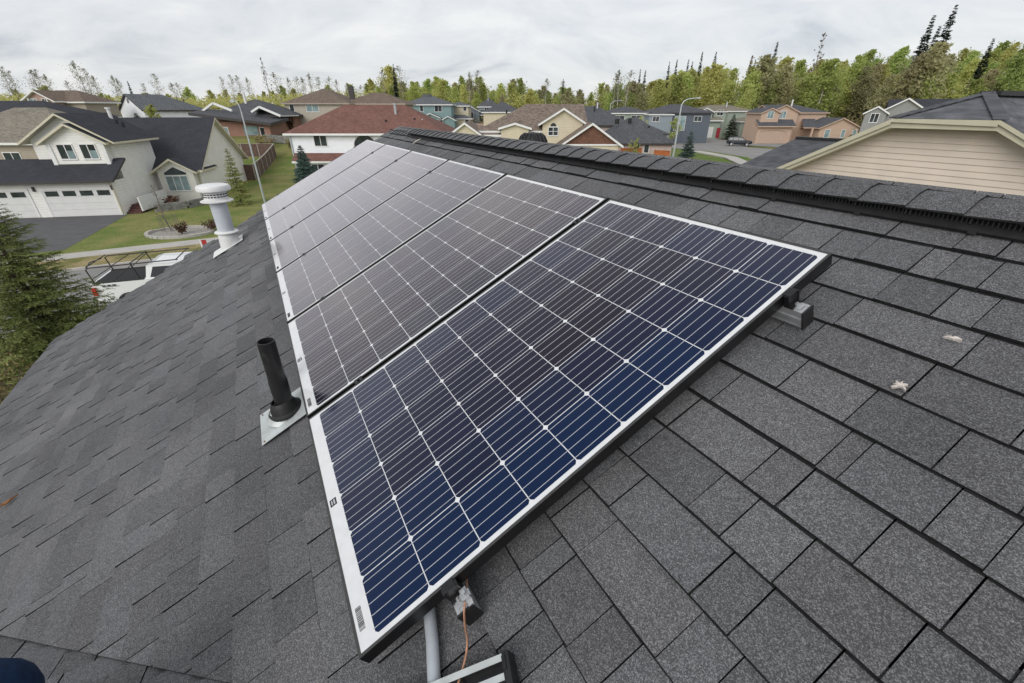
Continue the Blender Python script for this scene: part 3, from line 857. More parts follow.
# rails, feet and clamps below the panels
def rail(u, label):
    r0 = bpy.data.objects.new('mounting_rail', None); col.objects.link(r0)
    r0.matrix_world = PM @ Matrix.Translation((0, u, 0))
    tag(r0, label, 'mounting rail', 'mounting rails under the solar panels')
    b = MB()
    va, vb_ = -.056, 6.12
    b.box(va, vb_, -.019, .019, -.047, -.042); b.box(va, vb_, -.019, .019, -.100, -.095)
    b.box(va, vb_, -.018, -.014, -.095, -.047); b.box(va, vb_, .014, .018, -.095, -.047); b.box(va, vb_, .018, .021, -.076, -.066)
    b.box(va, vb_, -.019, -.010, -.042, -.0405); b.box(va, vb_, .010, .019, -.042, -.0405)
    b.build('rail', M_alu, r0)
    b = MB(); b.box(va - .006, va - .0005, -.022, .022, -.103, -.0385); b.build('end_cap', M_blackpl, r0)
    v = .35
    while v < 6.1:
        b = MB(); b.box(v - .02, v + .02, .02, .026, -.12, -.05); b.box(v - .02, v + .02, .02, .08, -.12, -.113)
        b.box(v - .1, v + .1, -.10, .13, -.1205, -.1185, 1)
        b.lathe([(.008, 0), (.008, .012), (0, .012)], 6, 0, Matrix.Translation((v, .055, -.113)))
        b.build('rail_foot', [M_alublack, M_galv], r0); v += 1.2
    for k in range(1, 6):
        b = MB(); x = k * PG - (PG - PW) / 2
        b.box(x - .009, x + .009, -.018, .018, -.04, .0015); b.box(x - .017, x + .017, -.018, .018, .0012, .004)
        b.lathe([(.006, .004), (.006, .010), (0, .010)], 6, 0, Matrix.Translation((x, 0, 0)))
        b.build('mid_clamp', M_alublack, r0)
    b = MB()
    b.box(-.019, -.003, -.02, .02, -.04, .001); b.box(-.019, .004, -.016, .016, .001, .003)
    b.box(-.030, -.019, -.02, .02, -.04, -.034); b.box(-.021, -.003, -.022, -.018, -.04, .0)
    b.build('end_clamp', M_alublack, r0)
    b = MB(); b.lathe([(.0065, 0), (.0065, .009), (.003, .009), (.003, .014), (0, .014)], 6, 0, Matrix.Translation((-.030, 0, -.04)))
    b.box(-.045, -.024, -.012, .012, -.0405, -.037)
    b.build('clamp_bolt', M_alu, r0)
    b = MB(); b.box(6 * PG - .02, 6 * PG - .004, -.02, .02, -.04, .004); b.build('end_clamp', M_alublack, r0)
    return r0
rail(.197, 'silver mounting rail whose capped end sticks out near the upper right corner of the array')
r2 = rail(1.40, 'mounting rail under the lower part of the panels, its end holding the copper ground wire')
b = MB()
b.box(-.05, -.022, -.03, -.012, -.045, -.02); b.box(-.046, -.03, -.034, -.008, -.028, -.022); b.box(-.06, -.04, -.028, -.014, -.044, -.036)
b.lathe([(.006, -.022), (.006, -.012), (0, -.012)], 6, 0, Matrix.Translation((-.036, -.022, 0)))
b.build('ground_lug', M_alu, r2)

def on_panel(pts): return [PM @ Vector((v, u, n)) for u, v, n in pts]
b = MB()
wire = [(1.36, .02, -.05), (1.372, -.022, -.035), (1.385, -.045, -.03), (1.40, -.062, -.035), (1.418, -.08, -.055), (1.432, -.098, -.075), (1.452, -.118, -.085), (1.478, -.142, -.085), (1.52, -.178, -.08), (1.58, -.22, -.085), (1.7, -.3, -.1)]
P_ = [PM @ Vector((v, u, n)) for u, v, n in wire]
# smooth the wire with a spline sampling
sm = []
for i in range(len(P_) - 1):
    a, b1, c, d = P_[max(i - 1, 0)], P_[i], P_[i + 1], P_[min(i + 2, len(P_) - 1)]
    for t in (0, .25, .5, .75):
        sm.append(.5 * ((2 * b1) + (c - a) * t + (2 * a - 5 * b1 + 4 * c - d) * t * t + (3 * b1 - a - 3 * c + d) * t ** 3))
b.tube(sm, .0027, 0, 8)
tag(b.build('ground_wire', M_copper, smooth=True), 'bare copper ground wire hanging from the lug at the lower rail end', 'wire')
b = MB()
cp = [PM @ Vector((v, u, n)) for u, v, n in ((1.44, .5, -.10), (1.47, .2, -.10), (1.497, .04, -.098), (1.517, -.03, -.098), (1.545, -.11, -.098), (1.6, -.26, -.098), (1.7, -.5, -.1))]
b.tube(cp, .0155, 0, 20)
tag(b.build('conduit', M_pvc, smooth=True), 'grey plastic conduit pipe coming out from under the nearest solar panel', 'conduit')

# short offcut of mounting rail lying on the shingles, lower edge of the picture
ofc = bpy.data.objects.new('rail_offcut', None); col.objects.link(ofc)
ax_v = Vector((-.068 - (-.235), 1.505 - 1.372, 0)).normalized()     # direction in (v, u)
pa = Vector((-.1735, 1.372, 0)); pd = Vector((-.118, 1.535, 0)); dirv = (pd - pa).normalized(); sidev = Vector((-dirv.y, dirv.x, 0))
if sidev.x > 0: sidev = -sidev
Mo = PM @ Matrix(((dirv.x, sidev.x, 0, pa.x), (dirv.y, sidev.y, 0, pa.y), (0, 0, 1, -.113), (0, 0, 0, 1)))
ofc.matrix_world = Mo
tag(ofc, 'black and silver piece of rail lying on the shingles at the bottom edge', 'rail piece')
b = MB(); ln = .55
b.box(.004, ln, 0, .012, .0, .036); b.box(.004, ln, .034, .046, .0, .034); b.box(.004, ln, .012, .034, .0, .012); b.box(.004, ln, .046, .075, .0, .012)
b.build('channel', M_alublack, ofc)
b = MB(); b.box(.002, ln, -.001, .0125, .036, .0385); b.box(.006, ln, .0335, .0465, .034, .0365)
b.build('flange', M_galv, ofc)
b = MB(); b.box(-.012, .003, -.003, .082, 0, .040); b.box(-.004, .004, .004, .03, .040, .0425, 0)
b.build('end_cap', M_alublack, ofc)

# droppings and a leaf
def splat(name, u, v, r, seed, m, label, cat, ar=1.0, h=.014):
    rg = random.Random(seed); b = MB(); n = 22
    c = PM @ Vector((v, u, TOP + h)); ring = []
    for k in range(n):
        an = 2 * math.pi * k / n; q = r * rg.choice((.35, .5, .8, 1.15)) 
        ring.append(Vector((v + math.cos(an) * q * ar, u + math.sin(an) * q / ar, TOP + h - .004)))
    top = [PM @ (p + Vector((0, 0, .003))) for p in ring]; bot = [PM @ (p - Vector((0, 0, .004))) for p in ring]
    i = len(b.v); b.v += [tuple(p) for p in top + bot] + [tuple(c + Vector((0, 0, .001)))]
    for k in range(n):
        k2 = (k + 1) % n
        b.f.append((i + k, i + k2, i + 2 * n)); b.m.append(0); b.f.append((i + k, i + n + k, i + n + k2, i + k2)); b.m.append(0)
    return tag(b.build(name, m), label, cat)
splat('bird_dropping', .259, -.324, .017, 4, M_drop, 'pale star shaped bird dropping on the shingles, the larger and lower of two', 'bird dropping')
splat('bird_dropping', .066, -.329, .011, 8, M_drop, 'small pale bird dropping on the shingles nearer the ridge', 'bird dropping', 1.5)
splat('bird_dropping', -.30, 4.86, .035, 9, M_drop, 'pale streak of bird dropping on the far shingles by the ridge vent', 'bird dropping', .6)
splat('dead_leaf', 3.63, 2.46, .035, 3, M_rust, 'orange brown dead leaf lying on the shingles at the left edge', 'leaf', .6, .02)

# ------------------------------------------------------------------ person crouching at the left edge
def skin_obj(name, verts, edges, rad, m, parent, sub=2):
    me = bpy.data.meshes.new(name); me.from_pydata(verts, edges, []); me.update()
    o = bpy.data.objects.new(name, me); col.objects.link(o); o.parent = parent
    md = o.modifiers.new('skin', 'SKIN'); md.use_smooth_shade = True
    for i, r_ in enumerate(rad):
        me.skin_vertices[0].data[i].radius = (r_, r_) if not isinstance(r_, tuple) else r_
        me.skin_vertices[0].data[i].use_root = (i == 0)
    sm_ = o.modifiers.new('sub', 'SUBSURF'); sm_.levels = sub; sm_.render_levels = sub
    me.materials.append(m); return o
pz = 0.0
per = empty('person', HM @ Vector((.1, 2.75, 0)), YAW, 'person in dark blue jeans sitting on the shingles, only a knee in view', 'person')
def H(x, y, z): return (x - .1, y - 2.75, z)
hip = (-.12, 2.98, 6.13)
kn = (0.275, 2.115, 6.57)
kn2 = (0.28, 2.66, 6.40)
ft = (.43, 2.42, 6.10 - .04); ft2 = (.48, 2.86, 5.86)
V = [H(*hip), H(-.2, 2.99, 6.34), H(-.2, 2.97, 6.56), H(-.13, 2.95, 6.70), H(-.08, 2.93, 6.80), H(-.05, 2.92, 6.90),
     H(-.10, 2.83, 6.15), H(*kn), H(.40, 2.36, 6.13), H(.48, 2.32, 6.06),
     H(-.08, 3.08, 6.12), H(.26, 2.78, 6.36), H(.42, 2.86, 5.99), H(.50, 2.84, 5.93),
     H(-.12, 2.76, 6.63), H(.10, 2.66, 6.42), H(.22, 2.55, 6.40), H(.27, 2.52, 6.40),
     H(-.14, 3.15, 6.63), H(.06, 3.16, 6.40), H(.2, 3.0, 6.38), H(.25, 2.97, 6.38)]
E_ = [(0, 1), (1, 2), (2, 3), (3, 4), (4, 5), (0, 6), (6, 7), (7, 8), (8, 9), (0, 10), (10, 11), (11, 12), (12, 13), (2, 14), (14, 15), (15, 16), (16, 17), (2, 18), (18, 19), (19, 20), (20, 21)]
rad = [.13, .13, .14, .055, .075, .06, .085, .062, .045, .04, .085, .062, .045, .04, .055, .042, .03, .03, .055, .042, .03, .03]
skin_obj('body', V, E_, rad, M_skin, per)
def sub_skin(name, idx, edges, radd, m):
    return skin_obj(name, [V[i] for i in idx], edges, radd, m, per)
sub_skin('trousers', [0, 6, 7, 8, 10, 11, 12], [(0, 1), (1, 2), (2, 3), (0, 4), (4, 5), (5, 6)], [.15, .105, .082, .066, .105, .082, .066], M_denim)
sub_skin('jacket', [1, 2, 14, 15, 16, 18, 19, 20], [(0, 1), (1, 2), (2, 3), (3, 4), (1, 5), (5, 6), (6, 7)], [.155, .165, .075, .058, .045, .075, .058, .045], M_jacket)
sub_skin('boot', [8, 9], [(0, 1)], [.06, .055], M_boot); sub_skin('boot', [12, 13], [(0, 1)], [.06, .055], M_boot)
skin_obj('hair', [H(-.07, 2.935, 6.86), H(-.09, 2.93, 6.95)], [(0, 1)], [.072, .06], M_hair, per)

# ------------------------------------------------------------------ houses of the street
class House:
    """coordinates are given in the frame of the plot: (x, y, z) minus the origin, turned by yaw"""
    def __init__(s, label, cx, cy, yaw=0.0, world=True, zg=None, cat='house', name='house', k=1.0):
        s.k = k
        zg = hgt(cx, cy) if zg is None else zg
        s.e = empty(name, (cx, cy, zg), yaw, label, cat)
        s.o = Vector((cx, cy, zg)) if world else Vector((0, 0, 0)); s.zb = zg - 0.6
        if not world: s.zb = -0.3
    def q(s, p): return Vector(p) - s.o
    def fin(s, mb, name, mats, parent=None, smooth=False):
        if s.k != 1: mb.v = [(p[0] * s.k, p[1] * s.k, 7.6 + (p[2] - 7.6) * s.k) for p in mb.v]
        return mb.build(name, mats, parent or s.e, smooth, M=Matrix.Translation(-s.o))
    def block(s, x0, x1, y0, y1, ze, p, ax, wm, rm, tm, ends='gg', o=.4, zb=None, th=.2, roof=True):
        zb = s.zb if zb is None else zb
        T = (lambda a, b, c: (a, b, c)) if ax == 'x' else (lambda a, b, c: (b, a, c))
        a0, a1, b0, b1 = (x0, x1, y0, y1) if ax == 'x' else (y0, y1, x0, x1)
        half = (b1 - b0) / 2; bc_ = (b0 + b1) / 2; zr = ze + p * half; zo = ze - p * o
        A0, A1, B0, B1 = a0 - o, a1 + o, b0 - o, b1 + o
        r0 = A0 if ends[0] == 'g' else min(A0 + half + o, (A0 + A1) / 2); r1 = A1 if ends[1] == 'g' else max(A1 - half - o, (A0 + A1) / 2)
        rb = MB()
        C = [T(A0, B0, zo), T(A1, B0, zo), T(A1, B1, zo), T(A0, B1, zo)]; K = [T(r0, bc_, zr), T(r1, bc_, zr)]
        D = lambda q: (q[0], q[1], q[2] - th)
        faces = [[C[0], C[1], K[1], K[0]], [C[2], C[3], K[0], K[1]]]
        if ends[0] == 'h': faces.append([C[3], C[0], K[0]])
        if ends[1] == 'h': faces.append([C[1], C[2], K[1]])
        for f in faces:
            rb.poly(f, 0); rb.poly([D(q) for q in f], 1)
        eds = [(C[0], C[1]), (C[2], C[3])]
        eds += [(C[3], C[0])] if ends[0] == 'h' else [(C[3], K[0]), (K[0], C[0])]
        eds += [(C[1], C[2])] if ends[1] == 'h' else [(C[1], K[1]), (K[1], C[2])]
        for a, b in eds: rb.poly([a, b, D(b), D(a)], 1)
        ro = None
        if roof: ro = s.fin(rb, 'roof', [rm, tm])
        wb_ = MB(); zt = ze - th * .6
        wb_.poly([T(a0, b0, zb), T(a1, b0, zb), T(a1, b0, zt), T(a0, b0, zt)]); wb_.poly([T(a0, b1, zb), T(a1, b1, zb), T(a1, b1, zt), T(a0, b1, zt)])
        for a, en in ((a0, ends[0]), (a1, ends[1])):
            f = [T(a, b0, zb), T(a, b1, zb), T(a, b1, zt)] + ([T(a, bc_, zr - th * .6)] if en == 'g' else []) + [T(a, b0, zt)]
            wb_.poly(f)
        s.fin(wb_, 'wall', wm)
        return ro
    def win(s, x, z, w, h, pl, face='S', fm=None, pm=None, nx=2, ny=1, fw=.07, name='window', parent=None):
        """window centred on x, sill at z, in the wall plane pl that faces S(-y), E(+x) or W(-x)"""
        fm = fm or M_trimw; pm = pm or M_pane
        def P(a, d, c):
            if face == 'S': return (a, pl - d, c)
            if face == 'E': return (pl + d, a, c)
            return (pl - d, a, c)
        f = MB()
        def bx(a0, a1, c0, c1, d0, d1, mb):
            q = [P(a, d, c) for c in (c0, c1) for d in (d0, d1) for a in (a0, a1)]
            mb.add(q, [(0, 2, 3, 1), (4, 5, 7, 6), (0, 1, 5, 4), (2, 6, 7, 3), (0, 4, 6, 2), (1, 3, 7, 5)])
        bx(x - w / 2 - fw, x + w / 2 + fw, z - fw * 1.3, z, 0, .06, f); bx(x - w / 2 - fw, x + w / 2 + fw, z + h, z + h + fw, 0, .05, f)
        bx(x - w / 2 - fw, x - w / 2, z, z + h, 0, .05, f); bx(x + w / 2, x + w / 2 + fw, z, z + h, 0, .05, f)
        for k in range(1, nx):
            xx = x - w / 2 + w * k / nx; bx(xx - fw * .4, xx + fw * .4, z, z + h, .012, .045, f)
        for k in range(1, ny):
            zz = z + h * k / ny; bx(x - w / 2, x + w / 2, zz - fw * .3, zz + fw * .3, .012, .044, f)
        fo_ = s.fin(f, name, fm, parent)
        g_ = MB(); bx(x - w / 2, x + w / 2, z, z + h, .002, .02, g_); s.fin(g_, 'pane', pm, fo_)
        return fo_
    def gdoor(s, x, z, w, h, pl, m, trim, rows=4, lites=0, lm=None):
        d = MB()
        for k in range(rows):
            a = z + h * k / rows; d.box(x - w / 2, x + w / 2, pl - .03, pl + .01, a + .008, a + h / rows - .008)
        do = s.fin(d, 'garage_door', m)
        t = MB(); t.box(x - w / 2 - .13, x - w / 2, pl - .05, pl + .01, z, z + h + .13); t.box(x + w / 2, x + w / 2 + .13, pl - .05, pl + .01, z, z + h + .13)
        t.box(x - w / 2, x + w / 2, pl - .05, pl + .01, z + h, z + h + .13); s.fin(t, 'door_frame', trim, do)
        if lites:
            for k in range(lites):
                c = x - w / 2 + w * (k + .5) / lites; gg = MB(); ww = w / lites * .37
                gg.box(c - ww, c + ww, pl - .04, pl - .028, z + h * .77, z + h * .96); s.fin(gg, 'pane', M_pane, do)
        return do
    def slab(s, pts, rm, tm, th=.18, name='roof'):
        b = MB(); b.slab(pts, th, 0, 1); return s.fin(b, name, [rm, tm])
    def box(s, name, m, *bx, parent=None):
        b = MB()
        for q in bx: b.box(*q)
        return s.fin(b, name, m, parent)
    def pipe(s, x, y, z0, z1, r, m, name='vent_pipe', cap=False):
        b = MB(); b.tube([(x, y, z0), (x, y, z1)], r, 0, 10)
        if cap: b.tube([(x, y, z1), (x, y, z1 + r)], r * 1.5, 0, 10)
        return s.fin(b, name, m)

# --- cream house with the two garage doors (left, across the street)
h = House('cream white house with charcoal roof and two white garage doors across the street', -31.4, 35.8, R(10), world=False, zg=0)
h.block(-9.3, 0, 0, 6.3, 2.72, 0, 'x', M_white, R_black, M_trimc, roof=False)
h.slab([(-9.7, -.55, 2.72), (.5, -.55, 2.72), (.62, 1.75, 4.12), (-9.7, 1.75, 4.12)], R_black, M_trimd, .16)
h.block(-5.35, .02, 1.7, 7.2, 5.62, .62, 'y', M_white, R_black, M_trimc, 'gg', .55, zb=2.4, th=.15)
h.block(-4.0, -.2, 1.15, 3.2, 5.52, .58, 'y', M_white, R_black, M_trimc, 'gg', .42, zb=3.45, th=.17)
h.box('bay_corner', M_trimw, (-4.06, -3.78, 1.08, 1.3, 3.5, 5.3), (-.42, -.14, 1.08, 1.3, 3.5, 5.3), (-4.06, -.14, 1.06, 1.2, 3.45, 3.62))
h.win(-2.88, 4.15, 1.0, .98, 1.15, nx=2); h.win(-1.33, 4.15, 1.0, .98, 1.15, nx=2)
h.box('curtain', M_panel_l, (-2.86, -2.42, 1.12, 1.128, 4.17, 4.72)); h.box('curtain', M_panel_l, (-1.31, -.87, 1.12, 1.128, 4.17, 4.72))
h.block(-4, 3.65, 6.3, 17.3, 2.98, .70, 'x', M_cream, R_black, M_trimc, 'gg', .5)
h.block(.55, 3.45, 5.55, 9.5, 2.82, .6, 'y', M_cream, R_black, M_trimc, 'gg', .42, th=.17)
h.gdoor(-2.6, .02, 4.75, 2.0, 0, M_gdoor, M_trimw, 4, 4); h.gdoor(-7.25, .02, 2.5, 2.0, 0, M_gdoor, M_trimw, 4, 2)
h.win(1.98, .98, 1.75, 1.2, 5.55, nx=3, pm=M_panel_l)
b = MB(); b.poly([(1.1, 5.51, 2.3), (2.86, 5.51, 2.3), (2.86, 5.51, 2.5), (1.98, 5.51, 2.98), (1.1, 5.51, 2.5)]); h.fin(b, 'window', M_pane)
b = MB()
for a, c in (((1.08, 5.5, 2.52), (1.98, 5.5, 3.02)), ((1.98, 5.5, 3.02), (2.88, 5.5, 2.52)), ((1.04, 5.5, 2.27), (2.92, 5.5, 2.27))): b.beam(a, c, .05, .07)
h.fin(b, 'window_trim', M_trimw)
do = h.box('door', M_doorw, (-.45, .38, 6.22, 6.28, .55, 2.5)); h.box('door_frame', M_trimc, (-.55, -.45, 6.2, 6.3, .5, 2.6), (.38, .46, 6.2, 6.3, .5, 2.6), parent=do)
h.box('porch_floor', M_steps, (-.0, 1.1, 4.4, 6.2, .0, .55))
h.box('steps', M_steps, *[(.02, 1.05, .3 + k * .3, 4.4, .0, .14 * (k + 1)) for k in range(4)])
h.box('porch_rail', M_trimw, (1.06, 1.16, .5, 4.6, .15, 1.25))
h.box('downspout', M_trimc, (-.12, -.02, -.1, -.02, .1, 2.5)); h.box('gutter', M_trimd, (-9.7, .5, -.68, -.56, 2.56, 2.68)); h.box('downspout', M_trimc, (3.46, 3.54, 6.18, 6.28, .1, 2.3))
h.box('house_number', M_ink, *[(-.4 + .1 * k, -.34 + .1 * k, -.012, 0, 1.52, 1.62) for k in range(4)])
h.box('wall_lamp', M_trimd, (-.15, -.03, -.12, 0, 1.95, 2.3)); h.box('wall_lamp', M_trimd, (-5.5, -5.38, -.12, 0, 1.95, 2.3))
h.pipe(-2.0, 6.6, 6.4, 7.55, .13, M_ventcap, 'exhaust_vent', True); h.pipe(-1.35, 6.0, 6.0, 6.75, .09, M_blackpl); h.pipe(-.9, 5.9, 5.7, 6.55, .09, M_blackpl)

# --- houses behind it, from the left edge
h = House('brown house with tan hip roof at the left edge beside the cream house', -46, 46)
h.block(-54, -40.6, 43.2, 53.5, 5.1, .5, 'x', M_tan, R_rock, M_trimw, 'hh', .45)
h.win(-46, 2.8, 1.5, 1.2, 43.2)
h = House('dark roofed house at the left edge behind the low tan hip roof', -61, 62)
h.block(-72, -55.2, 58.5, 68.0, 6.75, .36, 'x', M_tan, R_black, M_trimw, 'gh', .45)
h.win(-60, 4.5, 1.6, 1.2, 58.5)
h = House('house with brown roof and a small pinkish front gable with two windows, far left', -72, 82)
h.block(-75.5, -69.2, 80, 86.5, 8.75, .46, 'x', M_tan, R_brown, M_trimw, 'gh', .45)
h.block(-76.6, -72.2, 78, 84, 8.9, .56, 'y', M_pink, R_brown, M_trimw, 'gg', .5)
h.win(-75.3, 8.05, .9, .85, 78, pm=M_panel_l); h.win(-73.5, 8.05, .9, .85, 78)
h.box('gable_arch', M_trimw, (-75.95, -75.8, 77.7, 77.9, 8.0, 9.2), (-73.0, -72.85, 77.7, 77.9, 8.0, 9.2))
h.slab([(-72.3, 79.2, 6.6), (-66, 79.2, 6.6), (-66, 80.2, 6.9), (-72.3, 80.2, 6.9)], R_brown, M_trimw)
h = House('white gabled house with light grey roof in the trees', -68.5, 90, R(-32), world=False)
h.block(-5.0, 4.6, -1, 9.5, 4.3 - .25, .50, 'y', M_gwhite, R_grey, M_trimd, 'gh', .35)
h.win(-.2, 5.1, .6, .55, -1, nx=1, fm=M_grey)
h.block(-8.5, -4.7, 1, 8, 3.0, .4, 'x', M_gwhite, R_grey, M_trimd, 'hg', .35)
h = House('low red brick house with dark roof and flat brown porch roof', -41.5, 79, k=1.27)
h.block(-38.5, -29.8, 62, 70.2, 7.0, .40, 'x', M_brick, R_dark, M_trimd, 'hh', .5)
h.slab([(-38.8, 58.6, 7.15), (-29.0, 58.2, 6.05), (-28.6, 62.4, 6.5), (-38.8, 62.4, 7.6)], R_dark, M_trimd, .3)
h.box('wall', M_brick, (-37.4, -29.6, 59.6, 62.2, 1.5, 6.15))
h.box('porch_post', M_brick, (-30.3, -29.6, 58.9, 59.6, 1.5, 5.95))
h.win(-35.5, 4.2, .7, 1.3, 59.6, nx=1, pm=M_panel_l); h.win(-32.3, 4.75, 1.6, .9, 59.6, fm=M_teal, pm=M_panel_l); h.win(-30.9, 4.4, .5, 1.1, 59.6, nx=1)
b = MB()
for a, c in (((-39.3, 61.0, 6.85), (-36.9, 61.0, 8.15)), ((-36.9, 61.0, 8.15), (-34.8, 61.0, 7.35)), ((-32.4, 61.0, 7.2), (-31.3, 61.0, 7.75)), ((-31.3, 61.0, 7.75), (-28.9, 61.0, 6.75))): b.beam(a, c, .3, .22)
h.fin(b, 'gable_board', M_trimw)
h.slab([(-32.5, 61.1, 7.3), (-31.3, 61.1, 7.85), (-31.3, 66, 7.85), (-32.5, 66, 7.3)], R_dark, M_trimw, .1); h.slab([(-31.3, 61.1, 7.85), (-28.8, 61.1, 6.8), (-28.8, 66, 6.8), (-31.3, 66, 7.85)], R_dark, M_trimw, .1)
h.pipe(-35, 65, 8.0, 9.4, .15, M_ventcap, 'exhaust_vent')
h = House('large two storey tan house with brown hip roofs behind the red roof', -31, 92)
h.block(-40.1, -29, 87, 98, 8.6, .41, 'y', M_tan2, R_brown, M_tan, 'hh', .45)
h.block(-31, -19.8, 90, 99, 8.55, .37, 'x', M_tan2, R_brown, M_tan, 'hh', .45)
h.win(-35.3, 7.1, 2.1, 1.25, 87, pm=M_panel_l); h.win(-38.9, 7.2, .7, 1.1, 87, nx=1); h.win(-35, 3.7, 1.6, 1.2, 87); h.win(-25, 6.8, 1.5, 1.2, 90)
h.box('chimney', M_trimd, (-29.9, -29.1, 91.5, 92.2, 9, 11.2))
h = House('white two storey house with red brown hip roof at the far end of our roof', -15.5, 54)
h.block(-23.3, -7.2, 50, 59.4, 5.52, .52, 'x', M_gwhite, R_red, M_trimw, 'hh', .42)
h.slab([(-23.1, 48.9, 2.72), (-10.0, 48.9, 2.72), (-10.0, 50, 3.42), (-23.1, 50, 3.42)], R_red, M_trimw, .2)
h.box('wall', M_gwhite, (-22.8, -10.2, 49.3, 49.98, -.4, 2.6))
h.box('gutter', M_trimw, (-23.7, -6.8, 49.46, 49.58, 5.12, 5.26)); h.box('downspout', M_lamp, (-23.25, -23.15, 49.86, 49.96, 0, 5.1))
h.win(-20.1, 4.12, 1.28, 1.18, 50, ny=1, nx=2); h.win(-20.6, 1.2, 1.3, 1.15, 49.3)
b = MB(); n = 14
b.poly([(-15.45 + 1.15 * math.cos(math.pi * k / n), 49.95, 4.1 + 1.05 * math.sin(math.pi * k / n)) for k in range(n + 1)]); aw = h.fin(b, 'arched_window', M_pane)
b = MB(); b.tube([(-15.45 + 1.2 * math.cos(math.pi * k / n), 49.93, 4.1 + 1.1 * math.sin(math.pi * k / n)) for k in range(n + 1)], .06, 0, 6); h.fin(b, 'frame', M_trimw, aw)
h.pipe(-12.6, 53, 6.8, 7.95, .13, M_lamp, 'exhaust_vent', True); h.pipe(-13.4, 51.6, 6.0, 6.55, .1, M_blackpl); h.pipe(-10.4, 52, 6.2, 6.7, .09, M_blackpl); h.pipe(-9.6, 52, 6.2, 6.6, .08, M_ventwhite)
h = House('teal two storey house with grey hip roof', -18.5, 116)
h.block(-25.0, -13.9, 112, 122, 8.55, .34, 'x', M_teal, R_grey, M_trimw, 'hh', .45)
h.block(-20.2, -16.4, 109.5, 113, 5.9, .42, 'y', M_teal, R_grey, M_trimw, 'gg', .35)
h.block(-15.8, -13.0, 109.8, 114, 5.4, .5, 'y', M_teal, R_grey, M_trimw, 'gg', .3)
h.win(-16.8, 6.95, 1.6, 1.2, 112); h.win(-20.6, 7.0, .7, 1.15, 112, nx=1); h.win(-23.8, 6.6, 1.3, 1.2, 112); h.win(-16.3, 4.2, 1.4, 1.1, 109.5)
h.box('cupola', R_grey, (-21, -19, 116.3, 117.7, 9.9, 10.5))
h = House('cream two storey house beside the teal one', -12, 121)
h.block(-15.5, -10.6, 119, 127, 8.3, .3, 'y', M_yellow, R_grey, M_trimw, 'hh', .4)
h.block(-14, -9.8, 116.5, 120, 5.6, .35, 'x', M_yellow, R_grey, M_trimw, 'gh', .35)
h.win(-11.4, 7.1, .7, .9, 119, nx=1); h.win(-10.8, 4.4, .8, 1.0, 116.5, nx=1); h.box('fence_panel', M_pink, (-11.5, -5.5, 113, 113.1, 2.5, 4.5))
h = House('light blue house with pointed grey roof and arched window', -9, 133)
h.block(-13.2, -8.6, 129, 138, 7.0, .5, 'y', M_bluegrey, R_dark, M_trimw, 'gg', .35)
h.block(-9, -3.6, 131, 138, 8.2, .55, 'x', M_bluegrey, R_dark, M_trimw, 'hh', .35)
h.win(-11, 5.0, 1.5, 1.7, 129, pm=M_pane); h.win(-6.8, 6.6, 1.0, 1.2, 131); h.pipe(-6.4, 133, 9, 11.2, .1, M_lamp, 'antenna')
h.slab([(-8.4, 128.4, 6.1), (-3.5, 128.4, 6.1), (-3.5, 131, 7.2), (-8.4, 131, 7.2)], R_dark, M_trimw)

# --- pale yellow house with brown roof and cedar gable, just past our ridge
h = House('pale yellow house with mottled brown roof and a red brown shingled gable', 2, 54)
h.block(-3.2, 7.6, 50.3, 59.9, 5.75, .475, 'x', M_yellow, R_tan, M_trimw, 'hg', .42)
h.block(3.15, 7.3, 49.7, 56, 6.45, .58, 'y', M_yellow, R_tan, M_trimw, 'gg', .42)
h.block(-6.3, -3.2, 48.6, 56, 5.35, .66, 'y', M_yellow, R_tan, M_trimw, 'gg', .3)
h.block(-3.4, 1.6, 49.6, 54, 5.3, .3, 'x', M_yellow, R_tan, M_trimw, 'gg', .3)
h.block(-1.1, 1.7, 48.9, 53, 5.95, .28, 'y', M_yellow, R_tan, M_trimw, 'gg', .3)
h.block(5.0, 10.5, 46.8, 52, 4.62, .64, 'y', M_yellow, R_tan, M_trimw, 'gg', .42)
b = MB(); b.poly([(5.05, 46.74, 4.5), (10.45, 46.74, 4.5), (7.75, 46.74, 6.2)]); h.fin(b, 'gable_shingles', M_cedar)
h.box('gable_band', M_trimw, (4.9, 10.6, 46.66, 46.76, 4.36, 4.5))
wn = h.win(4.25, 5.15, .95, .72, 49.7, ny=2)
b = MB(); b.poly([(4.25 + .3 * math.cos(math.pi * k / 10), 49.65, 5.98 + .3 * math.sin(math.pi * k / 10)) for k in range(11)]); h.fin(b, 'arched_window', M_pane)
h.win(-1.9, 4.2, .5, .5, 49.6, nx=1)
h.pipe(-.6, 54.2, 7.1, 7.45, .1, M_blackpl); h.pipe(.9, 54.6, 7.2, 7.6, .1, M_blackpl)
h = House('pinkish one storey house with wide dark hip roof and an orange fence', 16.5, 67)
h.block(12.3, 21.6, 64, 72, 3.75, .68, 'x', M_batten, R_dark, M_trimd, 'hh', .4)
h.block(7.0, 17.5, 71, 80, 5.65, .5, 'x', M_batten, R_dark, M_trimd, 'hh', .4)
h.block(18.0, 22.3, 69, 76, 4.5, .3, 'x', M_batten, R_dark, M_trimd, 'hh', .3)
h.win(12.9, 2.2, .9, 1.3, 64, nx=1); h.win(16.9, 2.3, .6, 1.15, 64, nx=1); h.win(18.2, 2.3, .6, 1.15, 64, nx=1)
